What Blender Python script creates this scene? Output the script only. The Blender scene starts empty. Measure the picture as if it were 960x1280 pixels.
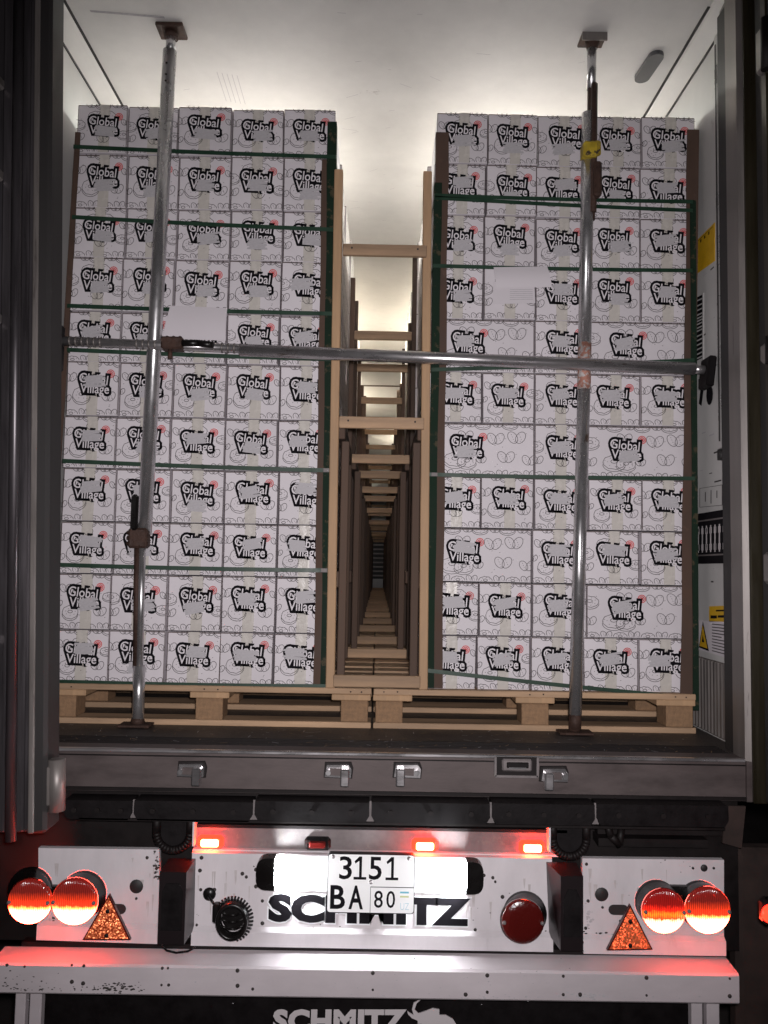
import bpy, bmesh, math, random
from mathutils import Vector, Matrix
random.seed(7)
sc = bpy.context.scene
COL = sc.collection

# ------------------------------------------------------------------ camera
CX, H, YAW, PIT, ROLL, FPX = .0121, .5937, .0064, .0692, .0182, 991.6
_R = Vector((math.cos(YAW), -math.sin(YAW), 0)); _F = Vector((math.sin(YAW), math.cos(YAW), 0)); _Z = Vector((0, 0, 1))
FW = _F * math.cos(PIT) + _Z * math.sin(PIT); _U = -_F * math.sin(PIT) + _Z * math.cos(PIT)
RX = _R * math.cos(ROLL) + _U * math.sin(ROLL); UX = _U * math.cos(ROLL) - _R * math.sin(ROLL)
CAMP = Vector((CX, 0, H))
cd = bpy.data.cameras.new('camera'); cam = bpy.data.objects.new('camera', cd); COL.objects.link(cam)
cd.sensor_fit = 'HORIZONTAL'; cd.sensor_width = 36; cd.lens = 36 * FPX / 960
cd.clip_start = .05; cd.clip_end = 500
m = Matrix((RX, UX, -FW)).transposed().to_4x4(); m.translation = CAMP
cam.matrix_world = m
sc.camera = cam
sc.render.resolution_x = 768; sc.render.resolution_y = 1024
sc.view_settings.view_transform = 'Standard'; sc.view_settings.look = 'None'
sc.view_settings.exposure = 0; sc.view_settings.gamma = 1

# ------------------------------------------------------------------ night world and the phone's flash
w = bpy.data.worlds.new('World'); sc.world = w; w.use_nodes = True
w.node_tree.nodes['Background'].inputs[0].default_value = (.10, .085, .095, 1)
w.node_tree.nodes['Background'].inputs[1].default_value = .04
FLASH = 265
fl = bpy.data.lights.new('flash', 'SPOT'); fl.energy = FLASH; fl.color = (1, .95, .965); fl.shadow_soft_size = .03; fl.spot_size = math.radians(104); fl.spot_blend = 1
fo = bpy.data.objects.new('flash', fl); COL.objects.link(fo); fo.location = (CX + .03, 0, H + .05); fo.rotation_euler = (math.radians(90), 0, 0)

# ------------------------------------------------------------------ measuring helpers: a sight line cut by a real plane
def ray(x, y): return FW + RX * ((x - 480) / FPX) - UX * ((y - 640) / FPX)
def PY(x, y, Y): d = ray(x, y); return CAMP + d * (Y / d.y)
def PZ(x, y, z): d = ray(x, y); return CAMP + d * ((z - H) / d.z)
def PX(x, y, X): d = ray(x, y); return CAMP + d * ((X - CX) / d.x)

# ------------------------------------------------------------------ materials
def mat(name, col, rough=.6, metal=0, var=0, vscale=8, bump=0, bscale=60, emit=None, es=0, stretch=None, stain=None, sscale=5, sth=.6, spec=.5, rand=0, coat=0):
    M = bpy.data.materials.new(name); M.use_nodes = True
    nt = M.node_tree; N = nt.nodes; L = nt.links; b = N['Principled BSDF']
    b.inputs['Base Color'].default_value = (*col, 1); b.inputs['Roughness'].default_value = rough
    b.inputs['Metallic'].default_value = metal; b.inputs['Specular IOR Level'].default_value = spec
    b.inputs['Coat Weight'].default_value = coat
    tc = N.new('ShaderNodeTexCoord'); mp = N.new('ShaderNodeMapping'); L.new(tc.outputs['Object'], mp.inputs[0])
    if stretch: mp.inputs['Scale'].default_value = stretch
    out = None
    if var or stain or rand:
        rgb = N.new('ShaderNodeRGB'); rgb.outputs[0].default_value = (*col, 1); out = rgb.outputs[0]
    if rand:
        oi = N.new('ShaderNodeObjectInfo'); mr = N.new('ShaderNodeMapRange'); L.new(oi.outputs['Random'], mr.inputs[0])
        mr.inputs[3].default_value = 1 - rand; mr.inputs[4].default_value = 1 + rand
        mx = N.new('ShaderNodeVectorMath'); mx.operation = 'SCALE'; L.new(out, mx.inputs[0]); L.new(mr.outputs[0], mx.inputs['Scale']); out = mx.outputs[0]
    if var:
        n = N.new('ShaderNodeTexNoise'); n.inputs['Scale'].default_value = vscale; n.inputs['Detail'].default_value = 6
        n.inputs['Roughness'].default_value = .65; L.new(mp.outputs[0], n.inputs[0])
        mr = N.new('ShaderNodeMapRange'); L.new(n.outputs[0], mr.inputs[0]); mr.inputs[1].default_value = .3; mr.inputs[2].default_value = .7
        mr.inputs[3].default_value = 1 - var; mr.inputs[4].default_value = 1 + var
        mx = N.new('ShaderNodeVectorMath'); mx.operation = 'SCALE'; L.new(out, mx.inputs[0]); L.new(mr.outputs[0], mx.inputs['Scale']); out = mx.outputs[0]
        m2 = N.new('ShaderNodeMapRange'); L.new(n.outputs[0], m2.inputs[0]); m2.inputs[1].default_value = .3; m2.inputs[2].default_value = .7
        m2.inputs[3].default_value = max(.05, rough - .12); m2.inputs[4].default_value = min(1, rough + .12); L.new(m2.outputs[0], b.inputs['Roughness'])
    if stain:
        n = N.new('ShaderNodeTexNoise'); n.inputs['Scale'].default_value = sscale; n.inputs['Detail'].default_value = 9
        n.inputs['Roughness'].default_value = .7; L.new(mp.outputs[0], n.inputs[0])
        cr = N.new('ShaderNodeMapRange'); L.new(n.outputs[0], cr.inputs[0]); cr.inputs[1].default_value = sth; cr.inputs[2].default_value = sth + .05
        mx = N.new('ShaderNodeMix'); mx.data_type = 'RGBA'; L.new(cr.outputs[0], mx.inputs[0]); L.new(out, mx.inputs[6]); mx.inputs[7].default_value = (*stain, 1)
        out = mx.outputs[2]
    if out is not None: L.new(out, b.inputs['Base Color'])
    if bump:
        n = N.new('ShaderNodeTexNoise'); n.inputs['Scale'].default_value = bscale; n.inputs['Detail'].default_value = 4; L.new(mp.outputs[0], n.inputs[0])
        bp = N.new('ShaderNodeBump'); bp.inputs['Strength'].default_value = bump; bp.inputs['Distance'].default_value = .01; L.new(n.outputs[0], bp.inputs['Height']); L.new(bp.outputs[0], b.inputs['Normal'])
    if emit: b.inputs['Emission Color'].default_value = (*emit, 1); b.inputs['Emission Strength'].default_value = es
    return M
M = {}
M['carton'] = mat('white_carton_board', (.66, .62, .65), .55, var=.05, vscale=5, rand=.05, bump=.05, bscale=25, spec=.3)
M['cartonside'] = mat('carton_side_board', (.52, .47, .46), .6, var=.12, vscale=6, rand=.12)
M['ink'] = mat('black_ink', (.006, .005, .007), .8, spec=.12)
M['line'] = mat('grey_line_ink', (.055, .047, .048), .6)
M['red'] = mat('red_ink', (.62, .05, .05), .6)
M['white_ink'] = mat('unprinted_white_lettering', (.70, .66, .69), .5)
M['smear'] = mat('grey_scribbled_smear', (.45, .43, .45), .6, var=.12, vscale=70, stretch=(1, 1, 3))
M['tape'] = mat('beige_packing_tape', (.56, .525, .485), .25, var=.08, vscale=20, coat=.3, bump=.12, bscale=40)
M['brown_edge'] = mat('raw_edge_and_gap_shade', (.07, .04, .035), .8)  # raw board edge, kept dark to paint the shade in the carton gaps
M['kraft'] = mat('brown_kraft_board', (.075, .043, .030), .8, var=.2, vscale=9, stain=(.09, .05, .035), sscale=14, sth=.6)
M['green'] = mat('green_plastic_strap', (.010, .038, .020), .5, var=.2, vscale=15)
M['greenfilm'] = mat('dark_green_edge_film', (.009, .022, .013), .75, spec=.15, var=.2, stain=(.06, .05, .03), sscale=22, sth=.57)
M['wood'] = mat('pale_spruce_wood', (.42, .265, .15), .7, var=.28, vscale=14, stretch=(1, 1, .12), rand=.15, bump=.2)
M['woodx'] = mat('pale_spruce_board', (.38, .25, .155), .75, var=.36, vscale=14, stretch=(.12, 1, 1), rand=.18, bump=.2)
M['shadewood'] = mat('aisle_shaded_wood', (.085, .052, .036), .8, var=.3, vscale=12, stretch=(1, 1, .12), rand=.3, bump=.2)  # same frame timber with the aisle's shade painted into its colour
M['chip'] = mat('pressed_chip_block', (.26, .155, .085), .85, var=.25, vscale=60, rand=.1, bump=.3, bscale=120)
M['grp'] = mat('white_plastic_lining', (.72, .71, .69), .45, var=.09, vscale=3, stain=(.42, .38, .36), sscale=3.2, sth=.66)
M['wall'] = mat('white_scuffed_wall_lining', (.55, .54, .53), .4, var=.12, vscale=3, stain=(.3, .27, .26), sscale=5, sth=.64, stretch=(1, 1, .5))
M['olive'] = mat('dark_olive_post_face', (.026, .021, .012), .35, .3, var=.3, vscale=10, stretch=(4, 4, .3))
M['trim'] = mat('aluminium_trim', (.62, .61, .60), .3, .7, var=.12, vscale=9)
M['seal'] = mat('black_joint_seal', (.02, .018, .018), .6)
M['floor'] = mat('dark_gritty_floor', (.040, .033, .030), .55, var=.35, vscale=7, stain=(.11, .09, .08), sscale=16, sth=.63, bump=.5, bscale=260)
M['steel'] = mat('dull_stainless_steel', (.095, .075, .073), .55, .35, var=.22, vscale=6, stretch=(1, 1, 3), stain=(.12, .095, .085), sscale=3.2, sth=.61, bump=.03)
M['steelv'] = mat('worn_door_frame_metal', (.20, .18, .17), .45, .45, var=.25, vscale=10, stretch=(3, 3, .25), stain=(.08, .065, .06), sscale=9, sth=.62)
M['doorm'] = mat('streaked_door_metal', (.075, .068, .073), .36, .6, var=.4, vscale=7, stretch=(5, 5, .3))
M['dark'] = mat('dirty_dark_steel', (.008, .0055, .0055), .6, 0, spec=.25, var=.4, vscale=12)
M['buffer'] = mat('glossy_black_buffer', (.014, .010, .011), .3)
M['rubber'] = mat('black_rubber', (.006, .0045, .005), .55, spec=.2, var=.3, vscale=20, bump=.06, bscale=90)
M['zinc'] = mat('galvanised_rail', (.17, .15, .15), .6, .2, var=.25, vscale=24, stain=(.2, .18, .17), sscale=30, sth=.58)
M['white'] = mat('chipped_white_paint', (.62, .58, .60), .36, var=.11, vscale=5, stretch=(1.4, 1, .6), stain=(.05, .035, .03), sscale=17, sth=.735, spec=.35)
M['whitebump'] = mat('scuffed_white_bumper_paint', (.54, .49, .51), .4, var=.13, vscale=5, stain=(.22, .18, .17), sscale=11, sth=.70, stretch=(.5, 1, 1))
M['grime'] = mat('brown_road_grime', (.50, .455, .455), .6, var=.1, vscale=40)
M['scuff'] = mat('black_scuff', (.035, .028, .026), .8)
M['plate'] = mat('white_plate_enamel', (.95, .95, .95), .5)
M['backing'] = mat('white_backing_sheet', (.86, .87, .89), .35)
M['plateblue'] = mat('flag_blue', (.18, .5, .62), .5)
M['plateyel'] = mat('flag_green', (.62, .66, .35), .5)
M['platepale'] = mat('pale_blue_ink', (.6, .74, .8), .5)
M['tube'] = mat('zinc_plated_tube', (.60, .59, .60), .26, .85, var=.12, vscale=14, stretch=(1, 1, .4), stain=(.25, .18, .15), sscale=20, sth=.66)
M['tubeh'] = mat('worn_steel_tube', (.55, .53, .54), .28, .85, var=.2, vscale=14, stretch=(.3, 1, 1), stain=(.2, .16, .14), sscale=16, sth=.62)
M['rust'] = mat('rusty_iron', (.055, .028, .02), .7, .2, var=.4, vscale=25, bump=.4, bscale=90)
M['rustpatch'] = mat('flaking_red_rust', (.42, .20, .15), .7, .3, var=.3, vscale=40, stain=(.5, .47, .46), sscale=60, sth=.5)
M['yellow'] = mat('yellow_paint', (.42, .30, .02), .6, var=.3, vscale=30, stain=(.05, .03, .02), sscale=40, sth=.55)
M['yellowlabel'] = mat('yellow_label', (.62, .36, .01), .55, var=.1, vscale=20)
M['black'] = mat('black_plastic', (.007, .006, .006), .3, spec=.35, var=.2)
M['paper'] = mat('white_paper', (.62, .58, .61), .7)
M['lamp_off'] = mat('dark_red_lens', (.075, .006, .005), .18, coat=.6, bump=.2, bscale=120)
M['lamp_lit'] = mat('lit_red_marker_lens', (.5, .02, .01), .2, emit=(1, .04, .010), es=260)
M['lamp_rim'] = mat('glowing_red_lens_rim', (.5, .01, .01), .2, emit=(1, .010, .004), es=12)
M['ledstrip'] = mat('grey_lamp_cover', (.07, .07, .075), .35, var=.15, vscale=40)
M['lit_strip'] = mat('lit_ceiling_lamp', (.9, .9, .9), .4, emit=(.97, 1, .92), es=205)
M['lit_strip2'] = mat('lit_warm_ceiling_lamp', (.9, .9, .9), .4, emit=(1, .97, .78), es=850)
M['plate_light'] = mat('lit_number_plate_lamp', (.9, .9, .9), .3, emit=(.93, .97, 1), es=780)
M['asphalt'] = mat('night_asphalt', (.035, .028, .027), .8, var=.4, vscale=3, bump=.5, bscale=80)
M['mud'] = mat('mud_caked_mudguard', (.030, .017, .014), .8, var=.5, vscale=9, stain=(.05, .03, .024), sscale=6, sth=.62)
M['evap'] = mat('dark_bulkhead_grille', (.06, .06, .06), .6)
M['letter'] = mat('white_rubber_lettering', (.58, .54, .55), .6)

def lens_mat(name, top, bottom, split):            # printed colour zones of a round tail lamp: red above, lit chamber below
    Mt = bpy.data.materials.new(name); Mt.use_nodes = True; nt = Mt.node_tree; N = nt.nodes; L = nt.links; b = N['Principled BSDF']
    b.inputs['Base Color'].default_value = (*top, 1); b.inputs['Roughness'].default_value = .15; b.inputs['Coat Weight'].default_value = .5
    tc = N.new('ShaderNodeTexCoord'); n = N.new('ShaderNodeTexNoise'); n.inputs['Scale'].default_value = 90; L.new(tc.outputs['Object'], n.inputs[0])
    sx = N.new('ShaderNodeSeparateXYZ'); L.new(tc.outputs['Object'], sx.inputs[0])
    add = N.new('ShaderNodeMath'); add.operation = 'MULTIPLY_ADD'; L.new(n.outputs[0], add.inputs[0]); add.inputs[1].default_value = split; L.new(sx.outputs[2], add.inputs[2])
    cr = N.new('ShaderNodeValToRGB'); mr = N.new('ShaderNodeMapRange'); mr.inputs[1].default_value = -.08; mr.inputs[2].default_value = .08; L.new(add.outputs[0], mr.inputs[0]); L.new(mr.outputs[0], cr.inputs[0])
    cr.color_ramp.elements[0].position = bottom[0][0]; cr.color_ramp.elements[0].color = (*bottom[0][1], 1)
    cr.color_ramp.elements[1].position = bottom[-1][0]; cr.color_ramp.elements[1].color = (*bottom[-1][1], 1)
    for p, c in bottom[1:-1]:
        e = cr.color_ramp.elements.new(p); e.color = (*c, 1)
    wv = N.new('ShaderNodeTexWave'); wv.inputs['Scale'].default_value = 55; wv.bands_direction = 'X'; wv.inputs['Distortion'].default_value = 1.5; L.new(tc.outputs['Object'], wv.inputs[0])
    mr2 = N.new('ShaderNodeMapRange'); mr2.inputs[3].default_value = 1.1; mr2.inputs[4].default_value = 3.0; L.new(wv.outputs[1], mr2.inputs[0]); L.new(mr2.outputs[0], b.inputs['Emission Strength'])
    bp = N.new('ShaderNodeBump'); bp.inputs['Strength'].default_value = .5; bp.inputs['Distance'].default_value = .003; L.new(wv.outputs[1], bp.inputs['Height']); L.new(bp.outputs[0], b.inputs['Normal'])
    L.new(cr.outputs[0], b.inputs['Emission Color'])
    return Mt
M['lens_bright'] = lens_mat('red_and_white_tail_lens', (.16, .006, .006), [(0, (24, 1.0, .5)), (.22, (44, 2.6, 1.5)), (.36, (44, 2.2, 1.0)), (.44, (9, .5, .1)), (.48, (1.0, .035, .01)), (.60, (.35, .02, .005)), (.72, (.05, .006, .004)), (1, (.05, .003, .002))], .012)
M['lens_dim'] = lens_mat('amber_banded_tail_lens', (.2, .008, .008), [(0, (9, .8, .4)), (.28, (15, 1.3, .8)), (.40, (12, 1.0, .5)), (.45, (.9, .05, .01)), (.52, (1.3, .16, .01)), (.6, (.6, .014, .005)), (.7, (.10, .003, .002)), (1, (.03, .001, .001))], .02)

def prism_mat():                                    # orange cube-corner sheet: facets tilted every way catch the flash
    Mt = bpy.data.materials.new('orange_prism_reflector'); Mt.use_nodes = True; nt = Mt.node_tree; N = nt.nodes; L = nt.links; b = N['Principled BSDF']
    tc = N.new('ShaderNodeTexCoord'); v = N.new('ShaderNodeTexVoronoi'); v.inputs['Scale'].default_value = 330; L.new(tc.outputs['Object'], v.inputs[0])
    mp = N.new('ShaderNodeVectorMath'); mp.operation = 'SUBTRACT'; L.new(v.outputs['Color'], mp.inputs[0]); mp.inputs[1].default_value = (.5, .5, -.1)
    s = N.new('ShaderNodeVectorMath'); s.operation = 'SCALE'; L.new(mp.outputs[0], s.inputs[0]); s.inputs['Scale'].default_value = .6
    g = N.new('ShaderNodeNewGeometry'); a = N.new('ShaderNodeVectorMath'); L.new(g.outputs['Normal'], a.inputs[0]); L.new(s.outputs[0], a.inputs[1])
    nn = N.new('ShaderNodeVectorMath'); nn.operation = 'NORMALIZE'; L.new(a.outputs[0], nn.inputs[0]); L.new(nn.outputs[0], b.inputs['Normal'])
    cr = N.new('ShaderNodeValToRGB'); L.new(v.outputs['Distance'], cr.inputs[0])
    sp = N.new('ShaderNodeSeparateXYZ'); L.new(v.outputs['Color'], sp.inputs[0]); L.new(sp.outputs[0], cr.inputs[0])
    cr.color_ramp.elements[0].color = (1, .085, .022, 1); cr.color_ramp.elements[1].color = (1, .31, .12, 1)
    L.new(cr.outputs[0], b.inputs['Base Color']); b.inputs['Metallic'].default_value = .8; b.inputs['Roughness'].default_value = .42
    return Mt
M['prism'] = prism_mat()

# ------------------------------------------------------------------ mesh builder
class MB:
    def __init__(s): s.v = []; s.f = []; s.m = []; s.mats = []; s.sm = []
    def mi(s, n):
        if n not in s.mats: s.mats.append(n)
        return s.mats.index(n)
    def face(s, pts, n, smooth=False):
        b = len(s.v); s.v += [tuple(p) for p in pts]; s.f.append(list(range(b, b + len(pts)))); s.m.append(s.mi(n)); s.sm.append(smooth)
    def idx(s, pts, faces, n, smooth=False):
        b = len(s.v); s.v += [tuple(p) for p in pts]; k = s.mi(n)
        for f in faces: s.f.append([b + i for i in f]); s.m.append(k); s.sm.append(smooth)
    def box(s, x0, x1, y0, y1, z0, z1, n, rot=None, c=None):
        P = [Vector((x, y, z)) for x in (x0, x1) for y in (y0, y1) for z in (z0, z1)]
        if rot is not None:
            o = Vector(c) if c else Vector(((x0 + x1) / 2, (y0 + y1) / 2, (z0 + z1) / 2)); P = [rot @ (p - o) + o for p in P]
        s.idx(P, [(0, 1, 3, 2), (4, 6, 7, 5), (0, 4, 5, 1), (2, 3, 7, 6), (0, 2, 6, 4), (1, 5, 7, 3)], n)
    def cbox(s, x0, x1, y0, y1, z0, z1, n, b=.004):    # box with chamfered edges
        xs = (x0, x1); ys = (y0, y1); zs = (z0, z1); bm = bmesh.new()
        vs = [bm.verts.new((x, y, z)) for x in xs for y in ys for z in zs]
        for f in [(0, 1, 3, 2), (4, 6, 7, 5), (0, 4, 5, 1), (2, 3, 7, 6), (0, 2, 6, 4), (1, 5, 7, 3)]: bm.faces.new([vs[i] for i in f])
        bmesh.ops.bevel(bm, geom=bm.edges[:], offset=b, segments=1, affect='EDGES', clamp_overlap=True)
        bm.verts.index_update(); s.idx([v.co[:] for v in bm.verts], [[v.index for v in f.verts] for f in bm.faces], n); bm.free()
    def cyl(s, p0, p1, r, n, k=16, r1=None, cap=True):
        p0 = Vector(p0); p1 = Vector(p1); d = (p1 - p0).normalized(); a = d.orthogonal().normalized(); b = d.cross(a); r1 = r if r1 is None else r1
        P = []
        for q, rr in ((p0, r), (p1, r1)):
            for i in range(k):
                t = 2 * math.pi * i / k; P.append(q + (a * math.cos(t) + b * math.sin(t)) * rr)
        s.idx(P, [(i, (i + 1) % k, k + (i + 1) % k, k + i) for i in range(k)], n, True)
        if cap: s.face([P[i] for i in range(k)][::-1], n); s.face([P[k + i] for i in range(k)], n)
    def path(s, pts, r, n, k=8):
        for a, b in zip(pts, pts[1:]): s.cyl(a, b, r, n, k)
    def lathe(s, c, prof, n, k=32, axis='-Y', sq=(1, 1)):   # prof: (radius, distance out along the axis)
        c = Vector(c); P = []
        for r, d in prof:
            for i in range(k):
                t = 2 * math.pi * i / k; P.append(c + Vector((math.cos(t) * r * sq[0], -d, math.sin(t) * r * sq[1])))
        F = []
        for j in range(len(prof) - 1):
            for i in range(k): F.append((j * k + i, j * k + (i + 1) % k, (j + 1) * k + (i + 1) % k, (j + 1) * k + i))
        s.idx(P, F, n, True)
    def prism(s, poly, y0, y1, n):                      # polygon in XZ extruded along Y
        k = len(poly)
        s.face([(x, y0, z) for x, z in poly], n); s.face([(x, y1, z) for x, z in poly][::-1], n)
        for i in range(k):
            a = poly[i]; b = poly[(i + 1) % k]; s.face([(a[0], y0, a[1]), (a[0], y1, a[1]), (b[0], y1, b[1]), (b[0], y0, b[1])], n)
    def prismz(s, poly, z0, z1, n):                     # polygon in XY extruded along Z
        k = len(poly)
        s.face([(x, y, z0) for x, y in poly][::-1], n); s.face([(x, y, z1) for x, y in poly], n)
        for i in range(k):
            a = poly[i]; b = poly[(i + 1) % k]; s.face([(a[0], a[1], z0), (b[0], b[1], z0), (b[0], b[1], z1), (a[0], a[1], z1)], n)
    def mesh(s, name):
        me = bpy.data.meshes.new(name); me.from_pydata(s.v, [], s.f)
        for n in s.mats: me.materials.append(M[n])
        me.polygons.foreach_set('material_index', s.m); me.polygons.foreach_set('use_smooth', s.sm)
        me.update(); return me
    def obj(s, name, parent=None, label=None):
        me = s.mesh(name); bm = bmesh.new(); bm.from_mesh(me); bmesh.ops.remove_doubles(bm, verts=bm.verts, dist=1e-5); bmesh.ops.recalc_face_normals(bm, faces=bm.faces); bm.to_mesh(me); bm.free()
        return put(name, me, parent, label)
def put(name, me, parent=None, label=None, loc=None):
    o = bpy.data.objects.new(name, me); COL.objects.link(o)
    if parent is not None: o.parent = parent
    if label: o['label'] = label
    if loc is not None: o.location = loc
    return o
def tag(o, label, cat, group=None, kind=None):
    if label: o['label'] = label
    if cat: o['category'] = cat
    if group: o['group'] = group
    if kind: o['kind'] = kind
    return o
def empty(name, loc=(0, 0, 0)):
    o = bpy.data.objects.new(name, None); COL.objects.link(o); o.location = loc; o.empty_display_size = .05; return o
def one(name, parent, n, *a, fn='cbox', label=None, **k):
    b = MB(); getattr(b, fn)(*a, n, **k); return b.obj(name, parent, label)

def text_mb(mb, s, size, n, y, cx, cz, offset=0, sx=1, rot=0, spacing=1, shear=0, align='CENTER'):
    cu = bpy.data.curves.new('t', 'FONT'); cu.body = s; cu.size = size; cu.offset = offset; cu.align_x = align; cu.space_character = spacing; cu.shear = shear
    cu.resolution_u = 3
    o = bpy.data.objects.new('t', cu); COL.objects.link(o)
    dg = bpy.context.evaluated_depsgraph_get(); me = bpy.data.meshes.new_from_object(o.evaluated_get(dg))
    P = []
    for v in me.vertices:
        x, z = v.co.x * sx, v.co.y
        P.append((cx + x * math.cos(rot) - z * math.sin(rot), y, cz + x * math.sin(rot) + z * math.cos(rot)))
    mb.idx(P, [list(p.vertices) for p in me.polygons], n)
    bpy.data.objects.remove(o); bpy.data.curves.remove(cu); bpy.data.meshes.remove(me)

# ================================================================== GROUND
b = MB(); b.face([(-60, -40, 0), (60, -40, 0), (60, 80, 0), (-60, 80, 0)], 'asphalt')
g = b.obj('ground'); g.location.z = -1.25; tag(g, None, None, kind='structure')

# ================================================================== TRAILER
T = empty('refrigerated_trailer', (0, 2.56, -1.25)); tag(T, 'white refrigerated semi trailer seen from behind with its rear doors open at night', 'trailer')
Troot = Vector((0, 2.56, -1.25))
def tp(mb, name, label=None, parent=None):
    for i, v in enumerate(mb.v): mb.v[i] = tuple(Vector(v) - Troot)
    return mb.obj(name, T if parent is None else parent, label)
def part(name, label=None, parent=None):      # returns builder and finisher in world coordinates
    return MB()
HW, CZ, YS, YE = 1.25, 2.655, 2.56, 16.45
b = MB(); b.box(-HW - .1, HW + .1, YS + .05, YE + .1, -.12, 0, 'floor'); floor = tp(b, 'floor')
for s in (-1, 1):
    b = MB(); b.box(min(s * HW, s * (HW + .06)), max(s * HW, s * (HW + .06)), 2.8, YE + .1, 0, CZ, 'wall'); tp(b, 'side_wall')
    # corrugated aluminium kick plate along the foot of the wall
    b = MB(); y = 2.82
    while y < 6:
        x0 = s * (HW - .001); x1 = s * (HW - .010)
        b.box(min(x0, x1), max(x0, x1), y, y + .012, .01, .27, 'steelv'); y += .028
    b.box(min(s * HW, s * (HW - .003)), max(s * HW, s * (HW - .003)), 2.81, 15, .005, .275, 'steelv'); tp(b, 'kick_plate')
    # door frame jamb
    b = MB(); P = [(s * HW, 2.8), (s * 1.235, 2.74), (s * 1.215, 2.74), (s * 1.21, 2.66), (s * 1.195, 2.655), (s * 1.19, 2.56), (s * 1.215, 2.545), (s * 1.33, 2.545), (s * 1.33, 2.8)]
    if s < 0: P = P[::-1]
    b.prismz(P[::-1] if s > 0 else P[::-1], -.125, 2.72, 'steelv'); tp(b, 'door_jamb')
    b = MB(); b.box(min(s * 1.213, s * 1.204), max(s * 1.213, s * 1.204), 2.665, 2.735, 0, 2.6, 'seal'); tp(b, 'gasket')
    # ceiling moulding with its two dark joints
    b = MB(); b.prism([(s * HW, CZ - .001), (s * 1.185, CZ - .001), (s * 1.19, CZ - .012), (s * (HW - .001), CZ - .05)], 2.66, YE, 'grp'); tp(b, 'ceiling_moulding')
    b = MB(); b.box(min(s * 1.176, s * 1.187), max(s * 1.176, s * 1.187), 2.75, YE, CZ - .004, CZ - .0005, 'seal')
    b.box(min(s * (HW - .0005), s * (HW - .004)), max(s * (HW - .0005), s * (HW - .004)), 2.75, YE, CZ - .062, CZ - .051, 'seal'); tp(b, 'joint_seal')
b = MB(); b.box(-HW - .06, HW + .06, 2.6, YE + .1, CZ, CZ + .08, 'grp'); tp(b, 'ceiling')
b = MB(); b.box(-1.33, 1.33, 2.545, 2.6, 2.69, 2.85, 'steelv'); tp(b, 'door_header')
b = MB(); b.box(-HW, HW, YE, YE + .08, 0, CZ, 'grp'); tp(b, 'end_wall')
b = MB(); b.box(-.5, .5, YE - .12, YE, .35, 1.5, 'evap')
for i in range(12): b.box(-.48, .48, YE - .135, YE - .12, .4 + i * .09, .43 + i * .09, 'steelv')
tp(b, 'air_duct_grille')
b = MB(); b.box(-.9, .9, YE - .5, YE, 1.9, 2.6, 'grp')
tp(b, 'evaporator_housing')
# ceiling ribs far inside (visible between the loads)
for yy in (7.6, 8.9, 11.2):
    b = MB(); b.box(-HW, HW, yy, yy + .05, CZ - .006, CZ - .001, 'kraft'); tp(b, 'ceiling_scuff_strip')
b = MB()
for i in range(90):
    a = random.random(); yy = random.uniform(2.8, 9); xx = random.uniform(-1.1, 1.1) if i < 45 else random.uniform(-.2, .2); l = random.uniform(.01, .07); t = random.uniform(-.6, .6)
    b.face([(xx, yy, CZ - .0007), (xx + l * math.cos(t), yy + l * math.sin(t), CZ - .0007), (xx + l * math.cos(t), yy + l * math.sin(t) + .002, CZ - .0007), (xx, yy + .002, CZ - .0007)], 'smear')
for k in range(5):
    p = PZ(280 + k * 6, 118 + k, CZ); b.box(p.x, p.x + .002, p.y - .16, p.y + .05, CZ - .001, CZ - .0005, 'smear')
tp(b, 'ceiling_scratches')['kind'] = 'stuff'
b = MB(); p0 = PZ(112, 12, CZ); p1 = PZ(205, 20, CZ); b.face([(p0.x, p0.y, CZ - .0012), (p1.x, p1.y, CZ - .0012), (p1.x, p1.y + .012, CZ - .0012), (p0.x, p0.y + .012, CZ - .0012)], 'smear'); tp(b, 'scrape_mark')
# unlit lamp cover on the ceiling by the right side
a = PZ(824, 62, CZ); c = PZ(799, 99, CZ)
b = MB(); pts = []
ctr = (a + c) / 2; d = (c - a); ln = d.length / 2; d.normalize(); q = Vector((d.y, -d.x, 0))
for side in (0, 1):
    for i in range(9):
        t = math.pi * i / 8 - math.pi / 2
        e = d if side == 0 else -d; qq = q if side == 0 else -q
        pts.append(ctr + e * (ln - .03) + e * math.cos(t) * .03 + qq * math.sin(t) * .03)
b.prismz([(p.x, p.y) for p in pts], CZ - .018, CZ - .001, 'ledstrip'); lamp = tp(b, 'ceiling_lamp', 'unlit grey lamp cover')
# lit lamps over the load
for (x, y) in ((-.62, 3.95), (.62, 3.95), (-.62, 6.6), (.62, 6.6), (-.62, 9.6), (.62, 12.6)):
    b = MB(); b.cbox(x - .06, x + .06, y - .25, y + .25, CZ - .03, CZ - .001, 'ledstrip', b=.008); h = tp(b, 'ceiling_lamp')
    b = MB(); b.box(x - .045, x + .045, y - .22, y + .22, CZ - .034, CZ - .0302, 'lit_strip' if y < 5 else 'lit_strip2'); o = tp(b, 'lit_diffuser', parent=h)
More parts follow.
